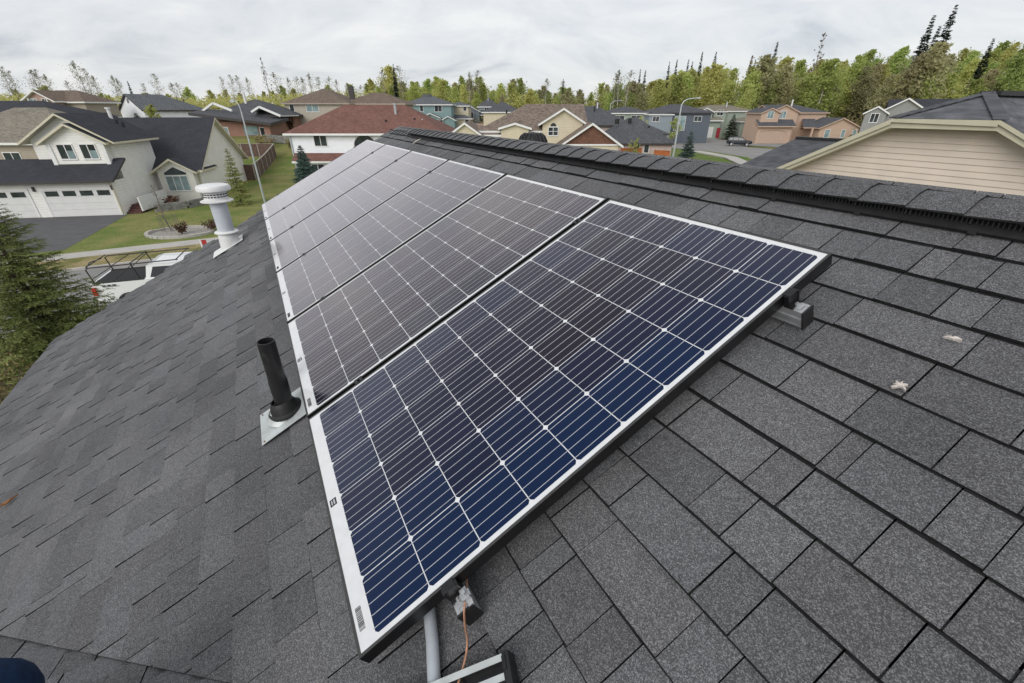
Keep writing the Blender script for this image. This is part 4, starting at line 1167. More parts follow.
h.pipe(14.4, 66.5, 5.7, 6.35, .3, M_blackpl, 'roof_vent'); h.pipe(16.2, 66.8, 5.9, 6.4, .25, M_blackpl, 'roof_vent'); h.pipe(18.8, 66.3, 5.0, 5.5, .13, M_blackpl); h.pipe(13, 75, 7.5, 8.4, .12, M_ventwhite, 'exhaust_vent'); h.pipe(12.4, 74, 7.2, 7.9, .1, M_blackpl)
h.win(10.5, 4.0, 1.2, .9, 71)
h = House('small dark hip roofed house showing only its roof above the brown roof', -2, 112)
h.block(-6.2, 2.0, 106, 114, 7.1, .45, 'x', M_yellow, R_dark, M_trimw, 'hh', .4)
h = House('long low house with pale green walls and grey roof down the street', 25.5, 110)
h.block(20.6, 29.6, 105, 113, 6.85, .28, 'x', M_sage, R_dark, M_trimw, 'hh', .4)
h.win(23.2, 5.3, 2.0, .9, 105); h.win(26.8, 5.3, 2.2, .9, 105)
h = House('slate blue two storey house with dark roof at the bend of the street', 35, 108)
h.block(29.8, 42.2, 103.5, 113, 6.95, .30, 'x', M_navy, R_dark, M_trimd, 'hh', .45)
h.block(28.6, 33.4, 101.5, 105, 6.6, .2, 'x', M_bluegrey, R_dark, M_trimw, 'hh', .3)
h.win(30.0, 5.2, 1.3, .9, 101.5); h.win(35.8, 3.5, 2.2, 2.6, 103.5, pm=M_panel_l); h.gdoor(39.0, 1.0, 4.4, 2.3, 103.5, M_navy, M_navy, 4); h.win(39.5, 5.2, 1.5, .9, 103.5)
h = House('sage green two storey house with tan roof and a red front door', 53, 124)
h.block(45.6, 60, 121, 130.5, 7.15, .26, 'x', M_sage, R_rock, M_trimw, 'hh', .45)
h.block(45.3, 48.6, 118.5, 123, 7.0, .46, 'y', M_sage, R_rock, M_trimw, 'gg', .35)
h.block(49.3, 52.3, 119.5, 123, 7.05, .3, 'y', M_sage, R_rock, M_trimw, 'hh', .3)
h.slab([(44.6, 117.0, 5.05), (51.0, 117.0, 5.05), (51.0, 119.6, 5.75), (44.6, 119.6, 5.75)], R_rock, M_trimw, .2)
h.box('wall', M_sage, (45.2, 50.6, 117.7, 121, .4, 4.95))
h.block(54.5, 61.8, 115.5, 122, 5.0, .3, 'x', M_sage, R_rock, M_trimw, 'hg', .4)
h.win(47, 6.1, 1.6, 1.1, 118.5); h.win(50.8, 6.1, 1.4, 1.1, 119.5); h.gdoor(47.2, 1.25, 3.6, 2.2, 117.7, M_gdoor, M_trimw)
h.box('door', M_red, (50.0, 50.9, 117.6, 117.68, 1.2, 3.4)); h.win(56.8, 3.0, .7, 1.2, 115.5, nx=1); h.win(58.2, 3.0, .7, 1.2, 115.5, nx=1)
h.box('door', M_steps, (60.6, 61.5, 115.4, 115.48, 1.2, 3.2))
h.pipe(54, 124, 7.8, 9.0, .14, M_ventwhite, 'exhaust_vent')
h = House('peach two storey house with grey roof and arched garage door', 60, 107)
h.block(56.5, 68.2, 106, 115, 6.95, .30, 'x', M_peach, R_dark, M_peach, 'gh', .45)
h.block(52.8, 56.6, 103.4, 110, 6.9, .42, 'y', M_peach, R_dark, M_peach, 'gg', .35)
h.block(55.0, 61.2, 104.6, 110, 7.0, .42, 'y', M_peach, R_dark, M_peach, 'gg', .35)
h.slab([(51.8, 101.6, 4.3), (59.8, 101.6, 4.3), (60.4, 104.6, 5.5), (52.4, 104.6, 5.5)], R_dark, M_peach, .2)
h.box('wall', M_peach, (52.2, 59.5, 102.3, 106, .4, 4.2))
h.block(63.6, 71.6, 99.5, 109, 4.25, .42, 'y', M_peach, R_dark, M_peach, 'gg', .45)
h.slab([(60.8, 100.6, 4.1), (63.4, 100.6, 4.1), (66.0, 106, 5.6), (63.2, 106, 5.6)], R_dark, M_peach, .18)
gd = h.gdoor(55.6, .95, 5.6, 2.2, 102.3, M_peachd, M_peach); b = MB(); b.tube([(55.6 + 2.85 * math.cos(math.pi * k / 10), 102.24, 3.1 + .45 * math.sin(math.pi * k / 10)) for k in range(11)], .09, 0, 6); h.fin(b, 'arch_trim', M_peachd, gd)
h.win(54.7, 5.75, 1.2, 1.3, 103.4, pm=M_panel_l); h.win(58.0, 5.75, 1.2, 1.3, 104.6, pm=M_panel_l)
h.win(65.3, 2.3, 1.0, 1.4, 99.5, nx=1, pm=M_panel_l); h.win(68.6, 2.3, .7, 1.4, 99.5, nx=1, pm=M_panel_l); h.win(70.9, 2.3, .7, 1.4, 99.5, nx=1, pm=M_panel_l)
h.pipe(61.8, 109, 8.0, 9.3, .16, M_ventcap, 'exhaust_vent'); h.box('post', M_peach, (62.2, 62.5, 99.8, 100.1, .5, 4.1))
h = House('grey gabled house with long charcoal roof behind the beige gable end', 56.0, 70, R(-35), world=False)
h.block(-1.6, 24, 1.4, 10.5, 6.45, .40, 'x', M_grey, R_black, M_trimd, 'gg', .4)
h.block(-2.6, 2.6, 0, 5, 6.75, .62, 'y', M_grey, R_black, M_trimw, 'gg', .4)
h.block(-4.4, -1.9, -.8, 3.5, 6.6, .6, 'y', M_grey, R_black, M_trimw, 'gg', .3)
h.win(-3.2, 5.25, .9, 1.1, -.8); h.win(1.2, 5.4, 1.3, .9, 0)

# ------------------------------------------------------------------ beige clipped-gable house right next door
nb = empty('house', (0, 0, 0), YAW, 'neighbouring house with beige lap siding and a clipped gable end, right behind our ridge', 'house')
# local frame: x along e, y along perp; the wall faces us at y = -11
def rooflin(x, z0=7.43): return z0
PK = .54; EL, ER = -1.6, 9.4; PLx, PRx = 4.68, 3.14; ZF = 7.43
zl = lambda x: ZF - PK * (x - PLx); zrr = lambda x: ZF - PK * (PRx - x)
APX = ((PLx + PRx) / 2, -12.45, ZF + PK * (PLx - PRx) / 2)
mb = MB(); yb = -22.0
for top in ([(PLx, -11, ZF), (PRx, -11, ZF), APX],
            [(PLx, -11, ZF), APX, (APX[0], yb, APX[2]), (ER, yb, zl(ER)), (ER, -11, zl(ER))],
            [(PRx, -11, ZF), (EL, -11, zrr(EL)), (EL, yb, zrr(EL)), (APX[0], yb, APX[2]), APX]):
    mb.poly(top, 0); mb.poly([(p[0], p[1], p[2] - .05) for p in top], 0)
rf = mb.build('roof', [R_mid, M_trimg], nb)
mb = MB()
rk = [(ER, zl(ER)), (PLx, ZF), (PRx, ZF), (EL, zrr(EL))]
for (a, za_), (c, zc_) in zip(rk[:-1], rk[1:]):
    mb.add([(a, -10.98, za_ - .005), (c, -10.98, zc_ - .005), (c, -10.98, zc_ - .10), (a, -10.98, za_ - .065), (a, -11.02, za_ - .005), (c, -11.02, zc_ - .005), (c, -11.02, zc_ - .065), (a, -11.02, za_ - .065)], [(0, 1, 2, 3), (4, 5, 6, 7), (0, 1, 5, 4), (3, 2, 6, 7)])
    mb.add([(a, -11.025, za_ - .045), (c, -11.025, zc_ - .045), (c, -11.025, zc_ - .165), (a, -11.025, za_ - .165), (a, -11.06, za_ - .045), (c, -11.06, zc_ - .045), (c, -11.06, zc_ - .165), (a, -11.06, za_ - .165)], [(0, 1, 2, 3), (4, 5, 6, 7), (0, 1, 5, 4), (3, 2, 6, 7)])
    mb.poly([(a, -11.06, za_ - .15), (c, -11.06, zc_ - .15), (c, -11.42, zc_ - .15), (a, -11.42, za_ - .15)])
mb.build('fascia', M_trimg, nb)
mb = MB(); z = 0.0; yw = -11.4; LAP = .108
def span(z):
    zt = min(z, ZF - .16)
    return max(EL + .5, PRx - (ZF - .15 - zt) / PK), min(ER - .5, PLx + (ZF - .15 - zt) / PK)
while z < ZF - .15:
    a0, a1 = span(z); b0_, b1_ = span(min(z + LAP, ZF - .15)); zt = min(z + LAP, ZF - .15)
    mb.poly([(a0, yw + .020, z), (a1, yw + .020, z), (b1_, yw + .002, zt), (b0_, yw + .002, zt)])
    mb.poly([(a0, yw + .020, z), (a1, yw + .020, z), (a1, yw, z), (a0, yw, z)])
    z += LAP
for x_ in (EL + .5, ER - .5):
    mb.poly([(x_, yw, 0), (x_, yb + .4, 0), (x_, yb + .4, 4.7), (x_, yw, 4.7)])
mb.poly([(EL + .5, yb + .4, 0), (ER - .5, yb + .4, 0), (ER - .5, yb + .4, 4.7), (APX[0], yb + .4, APX[2] - .2), (EL + .5, yb + .4, 4.7)])
mb.build('wall', M_soffit, nb)
mb = MB()
for a, b_ in (((PLx, -11, ZF), APX), ((PRx, -11, ZF), APX)):
    a = Vector(a); b_ = Vector(b_); n = 8
    for k in range(n):
        mb.beam(a.lerp(b_, k / n) + Vector((0, 0, .012)), a.lerp(b_, (k + 1.08) / n) + Vector((0, 0, .025)), .2, .015)
mb.build('ridge_cap', R_dark, nb)
mb = MB(); mb.box(APX[0] - .16, APX[0] + .16, yb, APX[1] - .1, APX[2] - .03, APX[2] + .05); mb.build('ridge_vent', M_blackpl, nb)
# its garage wing, a dark slope seen left of the beige gable
mb = MB(); wz = lambda y: 6.73 - .264 * abs(y + 16)
for y_a, y_b in ((-11.3, -16), (-16, -20.5)):
    mb.slab([(7.0, y_a, wz(y_a)), (9.34, y_a, wz(y_a)), (9.34, y_b, wz(y_b)), (7.0, y_b, wz(y_b))], .2, 0, 1)
mb.build('roof', [R_dark, M_trimd], nb)
mb = MB(); mb.box(7.2, 9.0, -20, -11.7, 0, 5.3); mb.poly([(9.0, -20, 5.3), (9.0, -11.7, 5.3), (9.0, -16, 6.5)]); mb.build('wall', M_soffit, nb)
mb = MB(); mb.box(6.9, 9.3, -16.15, -15.85, 6.70, 6.78); mb.build('ridge_vent', M_blackpl, nb)

# ------------------------------------------------------------------ fences and walls
def fence(name, pts, hh, m, capm, label, cat='fence', th=.04):
    c = Vector((pts[0][0], pts[0][1], hgt(*pts[0]))); t = empty(name, c, 0, label, cat)
    b = MB(); cp_ = MB()
    for (a, d) in zip(pts[:-1], pts[1:]):
        n = max(2, int((Vector(a) - Vector(d)).length / 2.0))
        for k in range(n):
            p = [Vector(a).lerp(Vector(d), (k + q) / n) for q in (0, 1)]
            z = [hgt(*q) for q in p]; A = [Vector((q.x, q.y, 0)) - Vector((c.x, c.y, 0)) for q in p]; nrm = (A[1] - A[0]).cross(Vector((0, 0, 1))).normalized() * th / 2
            vv = [A[i] + s_ * nrm + Vector((0, 0, zz)) for i in (0, 1) for s_ in (-1, 1) for zz in (z[i] - c.z - .3, z[i] - c.z + hh)]
            b.add(vv, [(0, 1, 3, 2), (4, 6, 7, 5), (0, 4, 5, 1), (2, 3, 7, 6), (1, 5, 7, 3), (0, 2, 6, 4)])
            cp_.beam(A[0] + Vector((0, 0, z[0] - c.z + hh + .02)), A[1] + Vector((0, 0, z[1] - c.z + hh + .02)), .14, .05)
            pm_ = MB(); q = A[0] + Vector((0, 0, z[0] - c.z)); pm_.box(q.x - .05, q.x + .05, q.y - .05, q.y + .05, q.z - .3, q.z + hh + .08); pm_.build('post', capm, t)
    b.build('board_panel', m, t); cp_.build('cap_rail', capm, t)
    return t
fence('fence', [(-36, 54.2), (-33, 53.1), (-29.7, 53.2), (-31.6, 60), (-33.9, 67.5), (-41, 67.5)], 1.65, M_fence, M_rail, 'weathered brown board fence round the green back yard left of our panels')
fence('fence', [(14.2, 61.6), (17.2, 62.6)], 2.45, M_orange, M_orange, 'short orange fence in front of the pinkish house wall')
fence('fence', [(19.0, 62.8), (21.0, 62.6)], 2.25, M_orange, M_orange, 'orange fence stub at the corner of the pinkish house')
def wallrun(name, pts, hh, th, label):
    c = Vector((pts[0][0], pts[0][1], hgt(*pts[0]))); b = MB(); rg = random.Random(len(label))
    for (a, d) in zip(pts[:-1], pts[1:]):
        ln = (Vector(a) - Vector(d)).length; n = max(2, int(ln / .45)); dr = (Vector(d) - Vector(a)).normalized(); ang = math.atan2(dr.y, dr.x)
        for r_ in range(max(1, int(hh / .2))):
            for k in range(n):
                p = Vector(a).lerp(Vector(d), (k + .5 + .5 * (r_ % 2)) / (n + .5)); z = hgt(*p) - c.z + r_ * .2
                b.box(-ln / n * .49, ln / n * .49, -th / 2 + rg.uniform(-.03, .03), th / 2, z, z + .19, 0, Matrix.Translation((p.x - c.x, p.y - c.y, 0)) @ Matrix.Rotation(ang, 4, 'Z'))
    o = b.build(name, M_stone); o.location = c; return tag(o, label, 'wall')
wallrun('retaining_wall', [(-29.6, 36.8), (-28.0, 38.6), (-27.3, 41.0)], .62, .3, 'low grey block wall in front of the bay window of the cream house')
wallrun('retaining_wall', [(-37.5, 72.5), (-30, 71.5), (-25, 72.5)], 1.0, .5, 'grey stone retaining wall on the bank below the brick house')
sheet('back_lawn', [(-35.8, 54.4), (-33, 53.3), (-29.9, 53.4), (-31.8, 60), (-34.0, 67.2), (-40.5, 67.2)], 1.25, M_lawn) if False else None

# ------------------------------------------------------------------ street lamps
def lamp(x, y, top, arm, label, r=.09):
    t = empty('street_lamp', (x, y, hgt(x, y)), 0, label, 'street lamp', 'galvanised street lamps'); H_ = top - hgt(x, y)
    b = MB(); b.tube([(0, 0, 0), (0, 0, H_ * .5), (0, 0, H_)], [r, r * .85, r * .62], 0, 12); b.tube([(0, 0, 0), (0, 0, .25)], r * 1.5, 0, 12)
    b.build('pole', M_lamp, t, smooth=True)
    ax, ay = arm; b = MB()
    pts = [(0, 0, H_ - .05), (ax * .12, ay * .12, H_ + .38), (ax * .4, ay * .4, H_ + .62), (ax, ay, H_ + .72)]
    b.tube(pts, r * .42, 0, 8); b.build('arm', M_lamp, t, smooth=True)
    b = MB(); d = Vector((ax, ay, 0)).normalized()
    Mh = Matrix.Translation(Vector((ax, ay, H_ + .72))) @ Matrix.Rotation(math.atan2(d.y, d.x), 4, 'Z')
    b.lathe([(0, .08), (.10, .07), (.15, .02), (.15, -.03), (.12, -.05)], 16, 0, Mh @ Matrix.Translation((.22, 0, 0)) @ Matrix.Diagonal((2.0, 1, 1, 1)))
    hd = b.build('lamp_head', M_lamp, t, smooth=True)
    b = MB(); b.lathe([(.12, -.05), (.10, -.09), (0, -.11)], 16, 0, Mh @ Matrix.Translation((.22, 0, 0)) @ Matrix.Diagonal((2.0, 1, 1, 1))); b.build('lens', M_lens, hd, smooth=True)
    return t
lamp(-21.1, 38.2, 7.35, (-.35, .1), 'slim street lamp standing left of the solar panels in front of the fenced yard', .085)
lamp(20.1, 58.5, 7.95, (1.7, .0), 'street lamp with curved arm beside the small spruce right of the pinkish house', .13)
lamp(23.4, 117, 8.5, (2.2, .0), 'distant street lamp in front of the woods left of the slate blue house', .13)

# ------------------------------------------------------------------ vehicles
def extrude_body(mb, prof, wfun, m=0):
    n = len(prof); L_ = [(x, -wfun(z), z) for x, z in prof]; R_ = [(x, wfun(z), z) for x, z in prof]
    i = len(mb.v); mb.v += L_ + R_
    for k in range(n):
        a, b = i + k, i + (k + 1) % n; mb.f.append((a, b, b + n, a + n)); mb.m.append(m)
    mb.f.append(tuple(i + k for k in range(n))); mb.m.append(m); mb.f.append(tuple(i + n + k for k in reversed(range(n)))); mb.m.append(m)
def arch(cx, r, n=8): return [(cx + r * math.cos(math.pi * (1 - k / n)), .42 + r * math.sin(math.pi * (1 - k / n)) * .95) for k in range(n + 1)]
def wheel(par, x, y, r=.40, wd=.26):
    s_ = 1 if y > 0 else -1; Mw = Matrix.Translation((x, y, r)) @ Matrix.Rotation(R(90), 4, 'X')
    b = MB(); b.lathe([(r * .62, -wd / 2), (r * .9, -wd / 2), (r, -wd * .35), (r, wd * .35), (r * .9, wd / 2), (r * .62, wd / 2)], 28, 0, Mw); t = b.build('tyre', M_tyre, None, smooth=True)
    wv = bpy.data.objects.new('wheel', None); col.objects.link(wv); wv.parent = par; t.parent = wv
    b = MB(); b.lathe([(r * .62, wd * .45), (r * .58, wd * .2), (r * .2, wd * .25), (0, wd * .28)], 28, 0, Mw); b.lathe([(r * .62, -wd * .45), (r * .58, -wd * .2), (r * .2, -wd * .25), (0, -wd * .28)], 28, 0, Mw)
    for k in range(6):
        an = k * math.pi / 3; b.beam(Mw @ Vector((0, 0, -s_ * wd * .36)), Mw @ Vector((r * .6 * math.cos(an), r * .6 * math.sin(an), -s_ * wd * .36)), .05, .07)
    b.build('rim', M_rim, wv)
# white pickup with ladder rack; x = forward
tk = empty('pickup_truck', (-14.5, 18.35, 0), R(20), 'white pickup truck with black ladder rack parked past the roof edge', 'pickup truck')
wf = lambda z: .99 if z < 1.05 else (.97 if z < 1.4 else .97 - (z - 1.35) * .33)
lower = [(-2.95, .62)] + [(-2.42, .5)] + arch(-1.85, .5) + [(-1.3, .45), (1.2, .45)] + arch(1.78, .5) + [(2.35, .5), (2.9, .55), (2.95, .95), (2.85, 1.12), (1.5, 1.22), (1.2, 1.26), (-.9, 1.35), (-2.98, 1.35), (-2.98, .95)]
b = MB(); extrude_body(b, lower, lambda z: .99 if .7 < z < 1.2 else .965); b.build('body', M_car_white, tk)
b = MB(); extrude_body(b, [(-1.12, 1.33), (1.42, 1.22), (.72, 1.80), (.35, 1.90), (-.75, 1.93), (-1.0, 1.86)], lambda z: .95 - max(0, z - 1.25) * .30); b.build('cab', M_car_white, tk)
for s_ in (-1, 1):
    for q in ([(-.95, 1.40), (.0, 1.36), (-.02, 1.78), (-.78, 1.80)], [(.06, 1.36), (1.1, 1.30), (.62, 1.70), (.06, 1.78)]):
        b = MB(); b.poly([(x, s_ * (.953 - max(0, z - 1.25) * .30), z) for x, z in q]); b.build('side_window', M_carglass, tk)
b = MB(); b.poly([(-1.135, -.82, 1.42), (-1.135, .82, 1.42), (-1.03, .74, 1.82), (-1.03, -.74, 1.82)]); b.build('rear_window', M_carglass, tk)
b = MB(); b.poly([(1.36, -.86, 1.28), (1.36, .86, 1.28), (.78, .74, 1.77), (.78, -.74, 1.77)]); b.build('windscreen', M_carglass, tk)
b = MB(); b.box(-2.9, -1.2, -.84, .84, 1.352, 1.356); b.box(-2.93, -1.18, .85, .97, 1.35, 1.375); b.box(-2.93, -1.18, -.97, -.85, 1.35, 1.375); b.build('bed_liner', M_bedliner, tk)
for s_ in (-1, 1):
    b = MB(); b.box(-3.0, -2.86, s_ * .99 - .05, s_ * .99 + .02, .88, 1.22); b.build('tail_lamp', M_tail, tk)
    b = MB(); b.box(2.8, 2.96, s_ * .8 - .14, s_ * .8 + .14, .85, 1.05); b.build('headlight', M_head, tk)
b = MB(); b.box(-3.08, -2.93, -.95, .95, .5, .68); b.box(2.9, 3.02, -.95, .95, .45, .65); b.build('bumper', M_rim, tk)
b = MB()
for k in range(3): b.box(-2.62 + k * .17, -2.50 + k * .17, -.998, -.9915, 1.22, 1.28)
b.box(-2.62, -2.05, -.998, -.9915, 1.195, 1.205); b.build('decal', M_ink, tk)
for x in (-1.85, 1.78):
    for y in (-.86, .86): wheel(tk, x, y)
b = MB()
for s_ in (-1, 1):
    b.tube([(-2.85, s_ * .9, 1.37), (-2.95, s_ * .88, 1.93), (-2.85, s_ * .88, 2.0), (.2, s_ * .86, 2.03)], .024, 0, 8)
    b.tube([(-1.3, s_ * .9, 1.37), (-1.45, s_ * .87, 2.04)], .022, 0, 8); b.tube([(-2.2, s_ * .9, 1.4), (-1.4, s_ * .87, 2.0)], .016, 0, 6)
    b.tube([(-2.85, s_ * .9, 1.55), (-2.0, s_ * .87, 2.03)], .016, 0, 6)
for x in (-2.9, -1.45, .15): b.tube([(x, -.88, 2.045), (x, .88, 2.045)], .022, 0, 8)
b.tube([(-3.0, -.7, 1.95), (-3.12, 0, 2.0), (-3.0, .7, 1.95)], .02, 0, 8)
b.build('ladder_rack', M_rackm, tk, smooth=True)
def suv(x, y, yaw, paint, label, group=None):
    t = empty('parked_car', (x, y, hgt(x, y)), yaw, label, 'car')
    b = MB(); lowp = [(-2.3, .5), (-1.95, .42)] + arch(-1.4, .42) + [(-.9, .32), (.95, .32)] + arch(1.42, .42) + [(1.95, .4), (2.28, .5), (2.3, .85), (2.15, 1.0), (1.15, 1.08), (-2.28, 1.08), (-2.34, .8)]
    extrude_body(b, lowp, lambda z: .92 if .5 < z < .98 else .88); b.build('body', paint, t)
    b = MB(); extrude_body(b, [(-2.26, 1.06), (1.2, 1.06), (.5, 1.62), (.1, 1.7), (-1.8, 1.7), (-2.15, 1.55)], lambda z: .89 - max(0, z - 1.0) * .28); b.build('cabin', paint, t)
    for s_ in (-1, 1):
        for q in ([(-2.0, 1.12), (-1.3, 1.12), (-1.3, 1.58), (-1.88, 1.55)], [(-1.2, 1.12), (-.3, 1.12), (-.3, 1.6), (-1.2, 1.6)], [(-.22, 1.12), (.9, 1.12), (.42, 1.52), (-.22, 1.6)]):
            b = MB(); b.poly([(a, s_ * (.894 - max(0, c - 1.0) * .28), c) for a, c in q]); b.build('side_window', M_carglass, t)
        b = MB(); b.box(2.18, 2.32, s_ * .68 - .16, s_ * .68 + .16, .68, .86); b.build('headlight', M_head, t)
    b = MB(); b.poly([(1.155, -.8, 1.1), (1.155, .8, 1.1), (.56, .68, 1.58), (.56, -.68, 1.58)]); b.build('windscreen', M_carglass2, t)
    for xx in (-1.4, 1.42):
        for yy in (-.8, .8): wheel(t, xx, yy, .36, .22)
    return t
suv(45.6, 95.5, R(-22), M_car_blue, 'dark blue sport utility vehicle parked on the street in front of the peach house')
suv(41.4, 115.5, R(-80), M_car_red, 'dark car parked near the slate blue house behind the lamp post')
b = MB(); b.tube([(0, 0, 0), (0, 0, .8)], .035, 0, 8); sg = empty('marker_post', (-18.0, 24.8, 0.1), R(20), 'white marker post with red panel on the verge beside the pickup roof', 'marker post')
b.build('post', M_trimw, sg); b = MB(); b.box(-.02, .26, -.02, .02, .2, .8); b.build('panel', M_signred, sg); b = MB(); b.box(-.06, -.02, -.03, .03, 0.0, .82); b.build('edge_strip', M_trimw, sg)

# ------------------------------------------------------------------ trees
def leaf(mb, c, sz, rg, flat=0.0, ar=1.0):
    d = Vector((rg.gauss(0, 1), rg.gauss(0, 1), rg.gauss(0, 1) * (1 - flat) + flat * 2)).normalized()
    a = d.orthogonal().normalized(); b = d.cross(a); t = rg.uniform(0, 6.28)
    u = a * math.cos(t) + b * math.sin(t); v = d.cross(u); s_ = sz * rg.uniform(.6, 1.3)
    mb.poly([c - u * s_ * ar, c + v * s_ * .5, c + u * s_ * ar, c - v * s_ * .5])

def broadleaf(name, seed, H_, wide, base, nl, lf, bark, fm, lsz, mid=.55, limbs=26, tr=.13, dens=1.0, spread=.16):
    """tapered trunk with limbs; leaves hang in uneven clumps along every limb"""
    rg = random.Random(seed)
    root = bpy.data.objects.new(name, None); col.objects.link(root)
    tb = MB(); lean = Vector((rg.uniform(-.4, .4), rg.uniform(-.4, .4), 0))
    pt = lambda t: lean * t * t + Vector((math.sin(t * 5 + seed) * .12, math.cos(t * 4 + seed) * .12, H_ * t))
    tb.tube([pt(k / 8) for k in range(9)], [tr * (1 - k / 8) ** .8 + .012 for k in range(9)], 0, 6)
    cb = MB()
    for i in range(limbs):
        t = base + (1 - base) * (i + rg.random()) / limbs * .97
        an = rg.uniform(0, 6.28); prof = math.sin(math.pi * min(1, max(0.04, (t - base) / (1 - base))) ** mid)
        ln = wide * (prof * .9 + .12) * rg.uniform(.6, 1.2)
        p = pt(t); d = Vector((math.cos(an), math.sin(an), rg.uniform(.5, 1.25))).normalized()
        q = p + d * ln; q2 = p + d * ln * .5 + Vector((0, 0, -.03 * ln))
        tb.tube([p, q2, q], [tr * .3 * (1 - t) + .014, .012, .006], 0, 4, cap=False)
        if rg.random() > dens: continue
        for k in range(int(nl / limbs * rg.uniform(.4, 1.6))):
            f = rg.uniform(.25, 1.08)
            c = p.lerp(q, f) + Vector((rg.gauss(0, spread), rg.gauss(0, spread), rg.gauss(0, spread))) * ln * .9
            leaf(cb, c, lsz, rg)
    tb.build('trunk', bark, root, recalc=False); cb.build('crown', fm, root, recalc=False)
    return root

def conifer(name, seed, H_, wide, fm, whorls, per, sz, tr=.14, droop=.25, base=.06, sprays=9, fine=1, jit=.35):
    rg = random.Random(seed); root = bpy.data.objects.new(name, None); col.objects.link(root)
    tb = MB(); tb.tube([(0, 0, 0), (0, 0, H_ * .5), (0, 0, H_ * .995)], [tr, tr * .6, .012], 0, 8)
    cb = MB()
    for i in range(whorls):
        t = base + (1 - base) * (i / (whorls - 1)) ** .9
        z0 = H_ * t; ln0 = wide * (1 - t) ** .82 + .04 * wide
        for k in range(per):
            z = min(H_ * .99, z0 + rg.uniform(-1, 1) * jit * H_ / whorls)
            an = 2 * math.pi * (k + rg.random() * .8) / per + i * .7; ln = ln0 * rg.uniform(.6, 1.15)
            d = Vector((math.cos(an), math.sin(an), 0)); up = rg.uniform(.0, .35) * (t * 1.6 - .3)
            tip = lambda f: Vector((0, 0, z)) + d * ln * f + Vector((0, 0, ln * (up * f - droop * f * f + droop * .45 * f ** 4)))
            tb.tube([tip(0), tip(.5), tip(1)], [.02 * wide * (1 - t) + .008, .008, .004], 0, 4, cap=False)
            n = max(3, int(sprays * (ln / wide) + 2))
            for s_ in range(n):
                f = .12 + .9 * (s_ + rg.random()) / n; c0 = tip(f)
                for sd_ in (-1, 0, 1):
                    side = (Vector((-d.y, d.x, 0)) * sd_ * rg.uniform(.5, 1.0) + d * rg.uniform(.35, .9) + Vector((0, 0, rg.uniform(-.35, .12)))).normalized()
                    L1 = sz * rg.uniform(.7, 1.3) * (1 - .45 * f) * min(1, .22 + 1.1 * ln0 / wide)
                    if fine == 1:
                        nrm = side.cross(Vector((0, 0, 1))).normalized(); w_ = L1 * .30
                        u2 = (nrm * math.cos(rg.uniform(-.8, .8)) + Vector((0, 0, 1)) * rg.uniform(-.6, .6)).normalized()
                        cb.poly([c0, c0 + side * L1 * .5 + u2 * w_, c0 + side * L1, c0 + side * L1 * .5 - u2 * w_])
                    else:              # near tree: twigs with small needle blades
                        for q in range(fine):
                            g_ = (q + rg.random()) / fine; c1 = c0 + side * L1 * g_
                            dd = (side * .8 + Vector((rg.gauss(0, .6), rg.gauss(0, .6), rg.gauss(0, .5)))).normalized(); l2 = L1 * (.27 if fine > 5 else .42) * (1.15 - .5 * g_)
                            pp = dd.orthogonal().normalized() * l2 * (.12 if fine > 5 else .2)
                            cb.poly([c1 - pp, c1 + dd * l2 * .5 - pp * 1.1, c1 + dd * l2, c1 + dd * l2 * .5 + pp * 1.1, c1 + pp])
    tb.build('trunk', M_conbark, root, recalc=False); cb.build('crown', fm, root, recalc=False)
    return root

def place(o, x, y, hh, H_, label, cat, group, first, widen=1.0, z=None):
    """first use moves the prototype itself, later ones copy it with its parts"""
    t = o if id(o) not in first else copy_tree(o)
    first.add(id(o))
    t.location = (x, y, (hgt(x, y) if z is None else z) - .1); s_ = hh / H_
    t.scale = (s_ * widen, s_ * widen, s_); t.rotation_euler = (0, 0, rt.uniform(0, 6.28))
    return tag(t, label, cat, group)
rt = random.Random(21); used = set()
birches = [broadleaf('birch_tree', 100 + k, 10, 2.4, .06, 3900, .2, M_birch, [F_birch, F_green, F_birch, F_birch2, F_green][k], .20, limbs=50, mid=.68, spread=.26) for k in range(5)]
thin = [broadleaf('birch_tree', 200 + k, 14, 2.1, .40, 800, .2, M_birch, F_sparse, .13, limbs=34, dens=.9, spread=.26, mid=.8) for k in range(4)]
bare = broadleaf('bare_tree', 300, 14, 1.9, .3, 90, .2, M_bark, F_brown, .25, limbs=46, tr=.14)
spr = [conifer('spruce_tree', 400 + k, 16, 2.1, F_spruce, 64, 7, .8, tr=.16, sprays=7, jit=2.2, droop=.4) for k in range(3)]
def top_z(py, y): return 7.6 + (107.5 - py) / 558 * y
prof_pts = [(-80, 90), (0, 89), (60, 90), (110, 92), (200, 94), (290, 90), (375, 87), (392, 80), (420, 78), (470, 80), (520, 84), (570, 92), (590, 88), (622, 84), (680, 76), (760, 66), (850, 58), (900, 54), (960, 55), (1024, 40), (1110, 30)]
def prof(px):
    for (a, b), (c, d) in zip(prof_pts[:-1], prof_pts[1:]):
        if a <= px <= c: return b + (d - b) * (px - a) / (c - a)
    return 60
LB = 'leafing birch in the woods beyond the houses'; GB = 'birches of the woods beyond the houses'
count = 0
rows = [(150, 178, 88), (134, 152, 66)]
for ya, yb2, n in rows:
    for k in range(n):
        px = -60 + 1150 * (k + rt.random()) / n; y = rt.uniform(ya, yb2)
        if px > 700: y *= .93
        if px < 380 and ya < 140 : continue
        x = (px - 512) * y / 492
        py = prof(px) + rt.gauss(-2, 5) + (7 if ya < 140 else 0)
        hh = top_z(py, y) - hgt(x, y)
        if hh < 3.5: continue
        place(rt.choice(birches), x, y, hh, 10, LB, 'tree', GB, used, rt.uniform(.8, 1.25))
